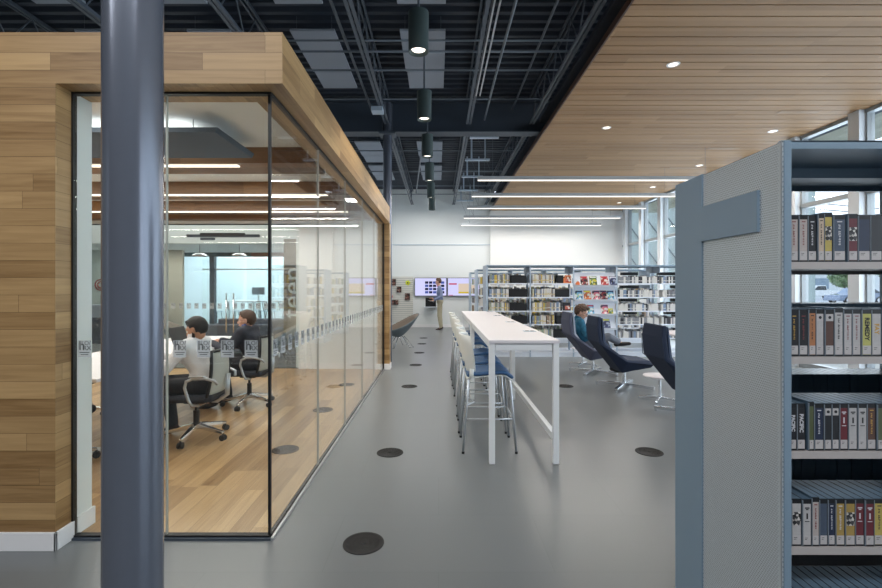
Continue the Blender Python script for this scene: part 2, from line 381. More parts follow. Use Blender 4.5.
# wooden slat ceiling (right) – deck and joists (left)
CX, CZ = 1.885, 4.26
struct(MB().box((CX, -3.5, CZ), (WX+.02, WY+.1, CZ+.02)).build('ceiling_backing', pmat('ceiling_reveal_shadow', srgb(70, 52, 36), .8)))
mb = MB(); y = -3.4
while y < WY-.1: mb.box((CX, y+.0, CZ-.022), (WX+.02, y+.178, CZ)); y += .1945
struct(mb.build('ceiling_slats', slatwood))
struct(MB().box((CX-.02, -3.5, CZ-.03), (CX, WY+.1, CZ+.05)).build('trim_22', pmat('walnut_edge', srgb(70, 44, 30), .5)))
struct(MB().box((CX, -3.5, CZ+.28), (WX+.4, WY+.2, CZ+.34)).box((WX+.3, -3.5, CZ+.02), (WX+.4, WY+.2, CZ+.3)).build('roof_slab', deckpaint))
# corrugated deck, ribs run across
P = []; y = -3.5; k = 0
prof = []
while y < WY+.3:
    for dy, dz in ((0, 0), (.07, 0), (.095, .07), (.165, .07)): prof.append((y+dy, 5.02+dz))
    y += .19
P = [[(x, yy, zz) for yy, zz in prof] for x in (-13, CX+.9)]
struct(MB().grid(P).build('ceiling_deck', deckpaint, solid=.006))
struct(MB().box((-13, -3.5, 5.13), (CX+.9, WY+.3, 5.2)).build('ceiling_roof', deckpaint))
# girders
def girder(name, y, x0=-13, x1=CX+.8, zb=4.335, zt=4.93):
    return struct(MB().box((x0, y-.13, zb), (x1, y+.13, zb+.022)).box((x0, y-.13, zt-.022), (x1, y+.13, zt)).box((x0, y-.008, zb), (x1, y+.008, zt)).build(name, beampaint))
girder('beam_1', 8.72); girder('beam_2', 1.46)
struct(MB().box((-1.10, 8.58, 4.30), (-.80, 8.86, 4.336)).box((-1.06, 8.70, 4.36), (-.86, 8.71, 4.9)).build('beam_cap_plate', joistpaint))
# open web joists along y
def joist(name, x, y0, y1, zb=4.50, zt=5.0):
    m = MB(); g = .022
    for sx in (-1, 1):
        m.box((x+sx*.028-g*.5, y0, zt-.05), (x+sx*.028+g*.5, y1, zt)); m.box((x+sx*.028-.006, y0, zb-.02), (x+sx*.028+.006, y1, zb+.03))
        m.box((x+sx*.028-.020, y0, zb-.026), (x+sx*.028+.020, y1, zb-.018))
    y = y0+.1; up = False; pts = []
    while y < y1: pts.append((x, y, zt-.03 if up else zb)); up = not up; y += .34
    for a, b in zip(pts, pts[1:]): m.cyl(a, b, .010, n=6)
    return struct(m.build(name, joistpaint))
jx = [-5.3, -3.85, -2.38, -.955, .555, 1.72]
for i, x in enumerate(jx):
    joist('beam_joist_%d' % (2*i+1), x, 1.55, 8.6); joist('beam_joist_%d' % (2*i+2), x, 8.85, WY)
# pipes, conduits
def pipe(name, pts, r, label, grp='sprinkler pipes and conduits under the deck', mat=None):
    return tag(MB().tube(pts, r, n=8).build(name, mat or pipepaint, smooth=True), label, 'pipe', grp)
for i, (y, z, r) in enumerate([(5.95, 4.62, .013), (6.15, 4.58, .014), (6.85, 4.66, .014), (8.05, 4.72, .014), (9.6, 4.62, .02), (10.9, 4.66, .016), (12.6, 4.6, .018), (14.4, 4.6, .016), (15.6, 4.58, .014)]):
    pipe('conduit', [(-7.5, y, z), (1.83, y, z)], r, 'thin grey conduit crossing under the dark deck, %s of those running side to side' % ORD[i])
pipe('sprinkler_pipe', [(.80, 1.6, 4.43), (.80, 6.6, 4.43), (.84, 8.5, 4.52)], .017, 'pale pipe running lengthwise over the bar table towards the pendant lights')
pipe('sprinkler_pipe', [(-.32, 8.95, 4.55), (-.32, 9.6, 4.5), (-.72, 15, 4.5)], .017, 'pale pipe running lengthwise beyond the steel girder')
pipe('sprinkler_pipe', [(1.35, 2, 4.72), (1.35, 8.5, 4.72)], .018, 'dark pipe running lengthwise close to the wood ceiling edge', mat=joistpaint)
pipe('sprinkler_pipe', [(-1.18, 2, 4.6), (-1.18, 8.4, 4.6)], .02, 'grey pipe running lengthwise above the wooden fascia', mat=joistpaint)
rail = thing('cable_tray', 'bright steel rail strapped beside the joist over the bar stools', 'rail', (.62, 2, 4.46))
for dx in (-.03, .03): MB().box((dx-.008, 0, 0), (dx+.008, 5.3, .03)).build('rail_bar', alum, rail)
tag(MB().box((-1.12, 7.72, 4.40), (-.93, 7.92, 4.475)).build('junction_box', shelfmetal, bevel=.004), 'pale grey box fixed under the joist near the rear column', 'box')
# acoustic panels
pn = 0
for ci, (xa, xb, where) in enumerate([(-.5, .09, 'above the cylinder lights'), (-1.92, -1.34, 'above the wooden fascia'), (-3.25, -2.68, 'above the meeting room'), (-4.7, -4.1, 'farthest toward the room end')]):
    for ri, (ya, yb) in enumerate([(3.7, 5.42), (6.0, 7.72), (10.6, 12.3), (12.68, 14.35)]):
        p = tag(MB().box((xa, ya, 4.77), (xb, yb-.585, 4.80)).box((xa+.02, yb-.58, 4.765), (xb-.005, yb, 4.795)).build('acoustic_baffle', panelgrey, bevel=.004),
                'grey felt acoustic baffle under the deck %s, %s along its row' % (where, ORD[ri]), 'acoustic baffle', 'acoustic baffles under the deck')
        w = MB()
        for q in ((xa+.06, ya+.1), (xb-.06, ya+.1), (xa+.06, yb-.1), (xb-.06, yb-.1)): w.cyl((q[0], q[1], 4.79), (q[0], q[1], 5.02), .003, n=5)
        w.build('hanger', joistpaint, p)
# cylinder pendants
tubegreen = pmat('dark_green_grey_cylinder', srgb(66, 80, 80), .45, noise=.03)
def spot_light(o, z, power, size=1.9, col=(1, .9, .78), r=.07):
    l = bpy.data.lights.new('spot', 'SPOT'); l.energy = power; l.spot_size = size; l.spot_blend = .6; l.color = col; l.shadow_soft_size = r
    q = bpy.data.objects.new('spot_lamp', l); COL.objects.link(q); q.parent = o; q.location = (0, 0, z); return q
for i, y in enumerate((4.65, 6.53, 8.40, 10.3, 12.25, 14.2)):
    t = thing('cylinder_pendant', 'dark green-grey cylinder downlight hanging over the walkway, %s from the near end' % ORD[i], 'pendant light', (-.2, y, 3.815), 0, 'cylinder downlights over the walkway')
    smooth_sel(MB().lathe([(.066, .03), (.092, 0), (.100, 0), (.103, .395), (.02, .395), (.001, .395)], n=36).build('housing', tubegreen, t))
    MB().cyl((0, 0, .395), (0, 0, 1.17), .012, n=8).build('stem', joistpaint, t)
    smooth_sel(MB().lathe([(.001, .04), (.03, .038), (.068, .026)], n=28).build('lens', lampglow, t))
    spot_light(t, -.03, 80)
# linear pendants
for i in range(5):
    y = (9.2, 10.84, 12.5, 14.25, 15.96)[i]
    t = thing('linear_pendant', 'long white linear pendant hung across the room over the shelves, %s from the near end' % ORD[i], 'pendant light', (.77, y, 3.57), 0, 'long linear pendants')
    MB().box((0, -.035, .012), (4.80, .035, .085)).build('housing', pmat('pendant_white', (.46, .49, .52), .4) if i == 0 else bpy.data.materials['pendant_white'], t, bevel=.004)
    MB().box((.01, -.03, 0), (4.79, .03, .012)).build('diffuser', lightwhite, t)
    w = MB()
    for x in (.3, 4.5): w.cyl((x, 0, .085), (x, 0, .70 if x > 1.2 else .86), .0025, n=5)
    w.cyl((-.02, 0, .9), (.3, 0, .085), .0025, n=5); w.build('wire', pipepaint, t)
    MB().box((-.15, -.05, .84), (.42, .05, .88)).box((-.02, -.02, .88), (.02, .02, 1.4)).box((.30, -.02, .88), (.33, .02, 1.4)).build('canopy_plate', shelfmetal, t)
    l = bpy.data.lights.new('bar', 'AREA'); l.shape = 'RECTANGLE'; l.size = 4.7; l.size_y = .07; l.energy = 44; l.color = (1, .95, .89)
    q = bpy.data.objects.new('bar_lamp', l); COL.objects.link(q); q.parent = t; q.location = (2.4, 0, -.006)
# recessed downlights
ringm = pmat('downlight_ring', (.8, .8, .8), .3)
di = 0
for x, ys in ((2.92, (3.44, 5.79, 8.09)), (5.94, (5.9, 8.27, 10.6, 12.9, 15.3))):
    for y in ys:
        t = thing('recessed_downlight', 'small round downlight in the wood ceiling, %s %s' % (ORD[ys.index(y)], 'along the row near the dark deck' if x < 4 else 'along the row near the windows'), 'downlight', (x, y, CZ-.026), 0, 'downlights in the wood ceiling')
        smooth_sel(MB().lathe([(.055, .0), (.078, 0), (.08, .006), (.05, .006)], n=28).build('ring', ringm, t))
        MB().lathe([(.001, .002), (.055, .002)], n=28).build('lens', lampglow, t); spot_light(t, -.02, 90)
for i, y in enumerate((7.35, 9.28, 10.8)):
    tag(MB().box((5.38, y-.05, CZ-.03), (5.98, y+.05, CZ-.021)).box((5.36, y-.07, CZ-.026), (6.0, y+.07, CZ-.020)).build('ceiling_slot_vent', pmat('slot_vent_%d' % i, srgb(150, 118, 84), .5)),
        'narrow wood toned slot vent in the slatted ceiling, %s from the near end' % ORD[i], 'vent', 'slot vents in the wood ceiling')
# ------------------------------------------------------------------ right window wall
frm = pmat('window_frame_grey', srgb(146, 152, 156), .4, noise=.02)
frmw = pmat('window_pier_white', srgb(216, 222, 228), .45, noise=.01)
py = [-1.74+1.3*k for k in range(15)]
for i, y in enumerate(py):
    struct(MB().box((WX-.16, y-.10, 0), (WX+.04, y+.10, CZ)).build('trim_%d' % (30+i), frmw))
    struct(MB().box((WX-.06, y-.13, 0), (WX+.06, y-.10, CZ)).box((WX-.06, y+.10, 0), (WX+.06, y+.12, CZ)).build('window_frame_%d' % (i+1), frm))
for i in range(len(py)-1):
    struct(MB().box((WX-.004, py[i]+.12, .05), (WX+.004, py[i+1]-.13, CZ)).build('window_%d' % (20+i), winglass))
struct(MB().box((WX-.07, -3.4, 2.91), (WX+.05, WY-.1, 2.99)).build('trim_50', frm))
struct(MB().box((WX-.09, -3.4, 0), (WX+.05, WY-.1, .10)).build('trim_51', frm))
struct(MB().box((WX-.07, -3.4, CZ-.08), (WX+.05, WY-.1, CZ)).build('trim_52', frm))
# low heater cabinet line under the windows, seen behind the far shelves
# ------------------------------------------------------------------ teen room beyond the meeting room
pale = pmat('pale_green_wall', srgb(206, 218, 212), .7, noise=.01)
paleblue = pmat('pale_blue_wall', srgb(206, 222, 230), .6, noise=.01)
struct(MB().box((-2.6, 8.5, 0), (-2.45, WY+.2, 5.1)).build('wall_teen_side', white_cool))
struct(MB().box((-13, 11.0, 2.50), (-2.6, 11.12, 5.0)).build('wall_bulkhead', white_cool))
struct(MB().box((-13, 11.12, 2.50), (-2.6, 14.0, 2.56)).build('ceiling_teen', ceil_white))
struct(MB().box((-13, 13.9, 2.38), (-5.6, 14.0, 2.50)).build('trim_60', pmat('teal_band', srgb(60, 84, 92), .5)))
struct(MB().box((-5.6, 13.9, 2.38), (-2.6, 14.0, 2.50)).build('trim_61', pmat('red_band', srgb(110, 62, 56), .5)))
struct(MB().box((-13, 14.0, 4.0), (-2.6, 19, 4.1)).build('ceiling_far', ceil_white))
struct(MB().box((-13, 19, 0), (-3.0, 19.1, 4.1)).build('wall_teen_rear', paleblue))
struct(MB().box((-13.1, -3, 0), (-13, 19.1, 5.1)).build('wall_far_side', pale))
struct(MB().box((-12, 13.0, 0), (-7.9, 13.1, 2.5)).build('wall_teen_partition', pale))
struct(MB().box((-7.9, 13.0, 0), (-7.15, 13.1, 2.5)).build('wall_teen_pier', pmat('beige_wall', srgb(186, 180, 164), .7)))
struct(MB().box((-6.84, 13.9, 0), (-6.70, 14.05, 2.4)).build('column_teen', beampaint))
for i in range(6):
    pane('window_%d' % (40+i), (-7.1+.62*i, 14.0, 0.02), (-7.1+.62*i+.6, 14.012, 2.38))
struct(MB().box((-7.1, 13.97, 1.98), (-3.4, 14.03, 2.02)).box((-7.1, 13.97, 0.0), (-3.4, 14.03, .05)).build('trim_62', alum))
teenm = pmat('olive_brown_panel', srgb(112, 98, 70), .6, noise=.06, scale=8)
struct(MB().box((-3.32, 9.98, 0), (-2.62, 10.06, 2.5)).build('wall_teen_sign', teenm))
sg = thing('wall_lettering', 'tall white letters spelling teen set sideways on the olive brown wall', 'sign', (-3.13, 9.975, 1.35))
textmesh('letters', 'teen', .62, pmat('sign_white', (.62, .70, .70), .5), sg, Matrix.Rotation(-PI/2, 4, 'Y') @ Matrix.Rotation(PI/2, 4, 'X'), depth=.004)
# ------------------------------------------------------------------ meeting room beams, lights, cloud
for i, (ya, yb, x0) in enumerate([(4.43, 4.86, XL), (5.87, 6.30, XL), (7.19, 7.55, XL), (8.05, 8.28, XL)]):
    t = tag(MB().box((x0, ya, 2.65), (-1.185, yb, 2.80)).slots_by_normal().build('ceiling_beam', beamwood), 'dark walnut box beam under the meeting room ceiling, %s from the front glass' % ORD[i], 'beam', 'walnut beams in the meeting room')
    if i < 3:
        MB().box((x0+.6, ya+.06, 2.640), (-1.32-(.62 if i == 0 else .1), ya+.12, 2.651)).build('light_strip', lightwarm, t)
        l = bpy.data.lights.new('bl', 'AREA'); l.shape = 'RECTANGLE'; l.size = 4.4; l.size_y = .06; l.energy = 26; l.color = (1, .93, .85)
        q = bpy.data.objects.new('strip_lamp', l); COL.objects.link(q); q.parent = t; q.location = (-4.0, ya+.09, 2.632)
tag(MB().prism([(-4.9, 2.66), (-1.72, 2.66), (-1.70, 2.70), (-4.9, 2.70)], 1, 3.58, 4.30).build('acoustic_cloud', pmat('cloud_grey', srgb(92, 104, 118), .9), bevel=.004), 'dark grey flat acoustic cloud hung beneath the meeting room ceiling', 'acoustic panel')
hw = MB()
for q in ((-4.5, 3.7), (-4.5, 4.2), (-1.95, 3.7), (-1.95, 4.2)): hw.cyl((q[0], q[1], 2.69), (q[0], q[1], 2.801), .004, n=6)
hw.build('hanger', alum, bpy.data.objects['acoustic_cloud'])
bar = thing('sound_bar', 'thin dark bar unit mounted high on the rear glass', 'sound bar', (-3.95, YB+.028, 2.36))
MB().box((-.55, -.03, 0), (.75, .03, .05)).build('body', beampaint, bar, bevel=.006); MB().box((-.30, -.035, .02), (.48, .035, .075)).build('front_grille', blackplas, bar); MB().box((-.3, -.03, -.05), (-.06, .03, -.01)).build('camera', beampaint, bar)
# logo decals
frost, ft, fo = nt('frosted_vinyl'); fa = N(ft, 'BsdfTransparent'); fb = N(ft, 'BsdfDiffuse'); fb.inputs[0].default_value = (.62, .66, .68, 1); fm = N(ft, 'MixShader'); fm.inputs[0].default_value = .5
ft.links.new(fa.outputs[0], fm.inputs[1]); ft.links.new(fb.outputs[0], fm.inputs[2]); ft.links.new(fm.outputs[0], fo.inputs[0])
dvin, ft, fo = nt('clear_letter_cutout'); fa = N(ft, 'BsdfTransparent'); fb = N(ft, 'BsdfDiffuse'); fb.inputs[0].default_value = (.10, .11, .12, 1); fm = N(ft, 'MixShader'); fm.inputs[0].default_value = .5
ft.links.new(fa.outputs[0], fm.inputs[1]); ft.links.new(fb.outputs[0], fm.inputs[2]); ft.links.new(fm.outputs[0], fo.inputs[0])
def make_decal():
    r = MB().box((-.038, -.0012, -.05), (.038, -.0002, .05)).build('logo_decal', frost)
    tag(r, 'x', 'logo decal')
    rx = Matrix.Rotation(PI/2, 4, 'X')
    T = lambda x, z: Matrix.Translation((x, -.0016, z)) @ rx
    textmesh('letter_h', 'h', .072, dvin, r, T(-.016, .018), bold=.0016)
    textmesh('letters', 'LO/', .034, dvin, r, T(.009, .033), bold=.0004)
    textmesh('letters', 'RX', .036, dvin, r, T(.015, .004), bold=.0008)
    m = MB()
    for k, w in enumerate((.029, .022)): m.box((-w, -.0018, -.023-k*.012), (w, -.0013, -.019-k*.012))
    m.build('fine_lines', dvin, r); return r
d0 = make_decal(); n = 0
spots = [((-2.07+.1392*k, GY-.0065, 1.108), 0, 'frosted white logo decal on the front pane, %s from the wooden pier' % ORD[k]) for k in range(8)]
spots += [((GX+.0066, 2.79+.14*k, 1.108), PI/2, 'frosted white logo decal on the long side pane, %s from the corner post' % ORD[k]) for k in range(39)]
spots += [((-4.90+.1385*k, YB+.0595, 1.13), 0, 'frosted logo decal on the rear glass behind the meeting, %s from the column side' % ORD[k]) for k in range(16)]
for loc, rz, lab in spots:
    g = 'logo decals on the glass'
    if n == 0: d0.location = loc; d0.rotation_euler = (0, 0, rz); d0['label'] = lab; d0['group'] = g
    else: c = dup(d0, loc, rz, lab); c['group'] = g
    n += 1
# floor diffusers
vd = pmat('diffuser_dark', srgb(22, 21, 21), .75, metal=0, noise=.1); vb = pmat('diffuser_bronze', srgb(60, 46, 38), .7, metal=0, noise=.1); vs_ = pmat('diffuser_slot', (.004, .004, .004), .5)
def vent(loc, mat, lab, z=0):
    t = thing('floor_vent', lab, 'floor vent', loc, .15, 'round floor vents')
    smooth_sel(MB().lathe([(.1175, 0), (.1165, .004), (.1, .0045), (.098, .003), (.001, .003)], n=48).build('plate', mat, t), 60)
    m = MB()
    for ring, (r0, r1, k) in enumerate(((.03, .056, 28), (.062, .093, 44))):
        for i in range(k):
            a = 2*PI*i/k; c, s_ = math.cos(a), math.sin(a); a2 = a+.10; c2, s2 = math.cos(a2), math.sin(a2)
            m.beam((c*r0, s_*r0, .0034), (c2*r1, s2*r1, .0034), .0028, .001)
    m.build('slot_ring', vs_, t); smooth_sel(MB().lathe([(.014, .003), (.012, .006), (.001, .006)], n=16).build('centre_cap', mat, t))
for i, (y) in enumerate((2.67, 4.13, 6.88, 8.77, 10.4, 12.03, 13.4)): vent((-.43, y, 0), vd, 'dark round floor vent in the grey walkway, %s from the near end' % ORD[i])
for i, (x, y) in enumerate(((1.877, 4.147), (1.88, 6.9))): vent((x, y, 0), vd, ('dark round floor vent between the bar table and the lounge chairs', 'dark round floor vent beside the legs of the reading boy\'s chair')[i])
for i, y in enumerate((4.17, 5.52, 6.95)): vent((-1.37, y, .012), vb, 'brown round floor vent in the meeting room oak floor, %s from the front glass' % ORD[i])
# ------------------------------------------------------------------ bar tables
def bar_table(y0, y1, lab):
    t = thing('bar_table', lab, 'table', (0, 0, 0), 0, 'white bar tables')
    xa, xb = .425, 1.0
    MB().box((xa-.01, y0, 1.005), (xb, y1, 1.032)).build('tabletop', tablewhite, t, bevel=.003)
    for x in (xa-.006, xb-.052):
        for y in (y0+.01, y1-.07): MB().box((x, y, 0.006), (x+.048, y+.048, 1.005)).build('leg', tablemetal, t, bevel=.004)
    MB().box((xa+.048, y0+.02, .945), (xb-.06, y0+.05, 1.0)).box((xa+.058, y1-.05, .945), (xb-.06, y1-.02, 1.0)).box((xa+.01, y0+.068, .945), (xa+.035, y1-.07, 1.0)).box((xb-.035, y0+.068, .945), (xb-.01, y1-.07, 1.0)).build('apron', tablemetal, t)
    MB().box((xb-.055, y0+.068, .20), (xb-.01, y1-.07, .255)).build('stretcher', tablemetal, t, bevel=.003)
    return t
bar_table(3.83, 6.12, 'long white bar table with square legs, the near one with stools tucked under it')
bar_table(6.13, 8.45, 'long white bar table butted behind the near one toward the shelves')
for i, (y) in enumerate((4.61, 5.82, 7.10, 8.2)):
    t = thing('power_outlet', 'small flush power outlet plate in the white tabletop, %s from the near end' % ORD[i], 'outlet', (.90, y, 1.032), 0, 'tabletop power outlets')
    MB().box((-.06, -.045, 0), (.06, .045, .004)).build('plate', shelfmetal, t, bevel=.001)
    MB().box((-.04, -.02, .004), (-.005, .02, .006)).box((.01, -.02, .004), (.04, .02, .006)).build('socket', blackplas, t)
# ------------------------------------------------------------------ bar stools (face +x)
def make_stool():
    t = thing('bar_stool', 'x', 'stool', (0, 0, 0), 0, 'white backed bar stools')
    # seat pad with waterfall front
    P = []
    for j in range(9):
        v = -1+2*j/8; row = []
        for i in range(13):
            u = i/12; x = -.20+.42*u; z = .695-.012*math.cos(u*PI)+.012*(v*v) - max(0, (u-.72))**2*.85 - (.02 if u < .05 else 0)
            w = .215*(1-.10*(1-u)**3)*(1-.15*max(0, u-.85)/.15)
            row.append((x, v*w, z))
        P.append(row)
    MB().grid(P).build('seat_pad', bluefab, t, smooth=True, solid=.035, sub=1)
    P2 = [[(p[0]-.004, p[1]*1.02, p[2]-.027) for p in r] for r in P]
    MB().grid(P2).build('seat_shell', whiteplas, t, smooth=True, solid=.012, sub=1)
    # moulded back
    P = []
    for j in range(12):
        s_ = j/11; z = .70+.335*s_; w = .145+.085*math.sin(min(1, s_*1.25)*PI/2) - .10*max(0, s_-.86)/.14*.5
        row = []
        for i in range(11):
            v = -1+2*i/10; x = -.215-.05*s_**1.3+.10*v*v
            if s_ < .3: z_ = z - .03*(1-s_/.3)*0
            row.append((x, v*w, z + .012*(1-v*v)*s_))
        P.append(row)
    b = MB(); 
    rows = P
    h, w_ = len(P), len(P[0])
    fs = [(i*w_+j, i*w_+j+1, (i+1)*w_+j+1, (i+1)*w_+j) for i in range(h-1) for j in range(w_-1) if not (0 <= i <= 2 and 3 <= j <= 6)]
    b.add([p for r in P for p in r], fs).build('backrest', whiteplas, t, smooth=True, solid=.014, sub=1)
    for sy in (-1, 1):
        b = MB().cyl((-.16, sy*.195, .665), (-.155, sy*.185, .74), .02, n=10); b.build('back_bracket', whiteplas, t, smooth=True)
    for sx, sy in ((-1, -1), (-1, 1), (1, -1), (1, 1)):
        l = MB().tube([(sx*.15, sy*.14, .665), (sx*.185, sy*.185, .64), (sx*.235, sy*.222, .012)], .0105, n=10); l.build('leg', chairmetal, t, smooth=True)
        MB().cyl((sx*.235, sy*.222, 0), (sx*.235, sy*.222, .02), .013, n=10).build('foot', blackplas, t)
    f = MB(); z = .30
    def at(sx, sy, z): k = (.64-z)/.628; return (sx*(.185+.05*k), sy*(.185+.037*k), z)
    f.tube([at(1, -1, z), at(1, 1, z)], .009).tube([at(-1, -1, z), at(1, -1, z)], .008).tube([at(-1, 1, z), at(1, 1, z)], .008).tube([at(-1, -1, z+.12), (-.12, 0, z+.10), at(-1, 1, z+.12)], .008)
    f.build('footrest', chairmetal, t, smooth=True)
    return t
st = make_stool()
sy_ = [4.33, 4.90, 5.50, 6.48, 7.13, 7.80]
for i, y in enumerate(sy_):
    lab = 'white backed bar stool with blue seat at the bar table, %s from the near end' % ORD[i]
    if i == 0: st.location = (.452, y, 0); st['label'] = lab
    else: dup(st, (.452+.01*R.uniform(-1, 1), y, 0), R.uniform(-.04, .04), lab)
# ------------------------------------------------------------------ office chairs (face +x local)
def make_office_chair():
    t = thing('office_chair', 'x', 'office chair', (0, 0, 0), 0, 'mesh backed office chairs')
    b = MB()
    for k in range(5):
        a = 2*PI*k/5+.3; c, s_ = math.cos(a), math.sin(a)
        m = MB(); m.add([( .03*-s_*0+c*.03 - s_*.028, s_*.03+c*.028, .10), (c*.03+s_*.028, s_*.03-c*.028, .10), (c*.31+s_*.014, s_*.31-c*.014, .062), (c*.31-s_*.014, s_*.31+c*.014, .062),
                     (c*.03-s_*.026, s_*.03+c*.026, .145), (c*.03+s_*.026, s_*.03-c*.026, .145), (c*.31+s_*.012, s_*.31-c*.012, .088), (c*.31-s_*.012, s_*.31+c*.012, .088)],
                    [(0,3,2,1),(4,5,6,7),(0,1,5,4),(1,2,6,5),(2,3,7,6),(3,0,4,7)])
        leg = m.build('base_arm', chrome, t, bevel=.005)
        w = MB()
        for d in (-.014, .014): w.cyl((c*.305-s_*(d-.009), s_*.305+c*(d-.009), .028), (c*.305-s_*(d+.009), s_*.305+c*(d+.009), .028), .028, n=16)
        w.cyl((c*.305, s_*.305, .03), (c*.305, s_*.305, .07), .008, n=8); w.build('caster', blackplas, leg)
    MB().cyl((0, 0, .09), (0, 0, .15), .034, n=20).cyl((0, 0, .15), (0, 0, .27), .028, n=20).cyl((0, 0, .27), (0, 0, .36), .014, n=16).build('gas_lift', blackplas, t, bevel=.002)
    MB().box((-.10, -.07, .345), (.09, .07, .39)).cyl((-.02, -.16, .36), (-.02, .16, .36), .011, n=8).build('tilt_mechanism', blackplas, t, bevel=.008)
    P = [[(-.23+.46*i/12, (-1+2*j/8)*.235*(1-.25*max(0, abs(2*i/12-1)-.75)), .412+.012*(-1+2*j/8)**2 - .05*max(0, i/12-.75)**1.5*4*.5) for i in range(13)] for j in range(9)]
    MB().grid(P).build('seat', blackfab, t, smooth=True, solid=.075, sub=1)
    # back: frame ring + mesh
    def bp(u, v):   # u -1..1 across, v 0..1 up
        return Vector((-.235-.075*v+.05*v*v-.03*math.sin(v*PI)*.3+.045*u*u, u*(.215-.03*v+.01*math.sin(v*PI)), .44+.415*v))
    ring = [bp(u/8, 0) for u in range(-8, 9)] + [bp(1, v/8) for v in range(1, 8)] + [bp(-u/8, 1) for u in range(-8, 9)] + [bp(-1, 1-v/8) for v in range(1, 8)]
    MB().tube(ring, .016, n=8, closed=True).build('back_frame', blackplas, t, smooth=True)
    MB().grid([[bp(-1+2*i/12, j/10) for i in range(13)] for j in range(11)]).build('back_mesh', mesh_back, t, smooth=True, solid=.008)
    MB().tube([(-.03, 0, .37), (-.2, 0, .36), (-.29, 0, .42), (-.30, 0, .62)], .022, n=10).build('back_spine', chairmetal, t, smooth=True)
    for sy in (-1, 1):
        a = MB().tube([(-.285, sy*.22, .56), (-.27, sy*.26, .60), (-.20, sy*.282, .625), (-.10, sy*.285, .625), (-.035, sy*.283, .60), (-.02, sy*.28, .54), (-.05, sy*.275, .43), (-.07, sy*.26, .375), (-.10, sy*.18, .355)], .0135, n=8).build('armrest', chairmetal, t, smooth=True)
        MB().box((-.20, sy*.285-.02, .636), (-.06, sy*.285+.02, .648)).build('arm_pad', chairmetal, a, bevel=.005)
    return t
oc = make_office_chair(); Z0 = .012
oc.location = (-2.34, 4.50, Z0); oc.rotation_euler = (0, 0, PI+.06); oc['label'] = 'office chair with pale mesh back under the man in the white shirt'
dup(oc, (-2.34, 5.76, Z0), PI-.05, 'office chair with pale mesh back under the man in the dark suit')
dup(oc, (-3.17, 3.80, Z0), PI/2, 'office chair pushed under the near end of the meeting table')
dup(oc, (-4.10, 5.20, Z0), .0, 'empty office chair across the meeting table, facing the man in white')
dup(oc, (-4.10, 6.30, Z0), .05, 'empty office chair across the meeting table, facing the man in the dark suit')
# meeting table
mt = thing('meeting_table', 'long white meeting table the two seated men lean on', 'table', (0, 0, Z0))
MB().box((-3.78, 3.62, .712), (-2.66, 6.82, .742)).build('tabletop', tablewhite, mt, bevel=.006)
for y in (4.1, 6.3):
    MB().box((-3.30, y-.05, .03), (-3.10, y+.05, .712)).box((-3.55, y-.06, 0), (-2.9, y+.06, .03)).build('leg', tablemetal, mt, bevel=.004)
tag(MB().box((-.105, -.148, 0), (.105, .148, .003)).build('paper_sheet', pmat('paper', (.85, .85, .86), .8), loc=(-2.85, 4.95, .755)), 'white sheet of paper on the table before the man in white', 'paper')
lp = thing('laptop', 'dark laptop open on the table between the two seated men', 'laptop', (-3.05, 5.75, .7545))
MB().box((-.12, -.17, 0), (.12, .17, .014)).build('keyboard_base', blackplas, lp, bevel=.004); MB().add([(-.12,-.17,.014),(-.12,.17,.014),(-.19,.17,.22),(-.19,-.17,.22),(-.128,-.17,.014),(-.128,.17,.014),(-.198,.17,.22),(-.198,-.17,.22)],[(0,1,2,3),(7,6,5,4),(0,3,7,4),(1,5,6,2),(3,2,6,7),(0,4,5,1)]).build('screen', blackplas, lp)
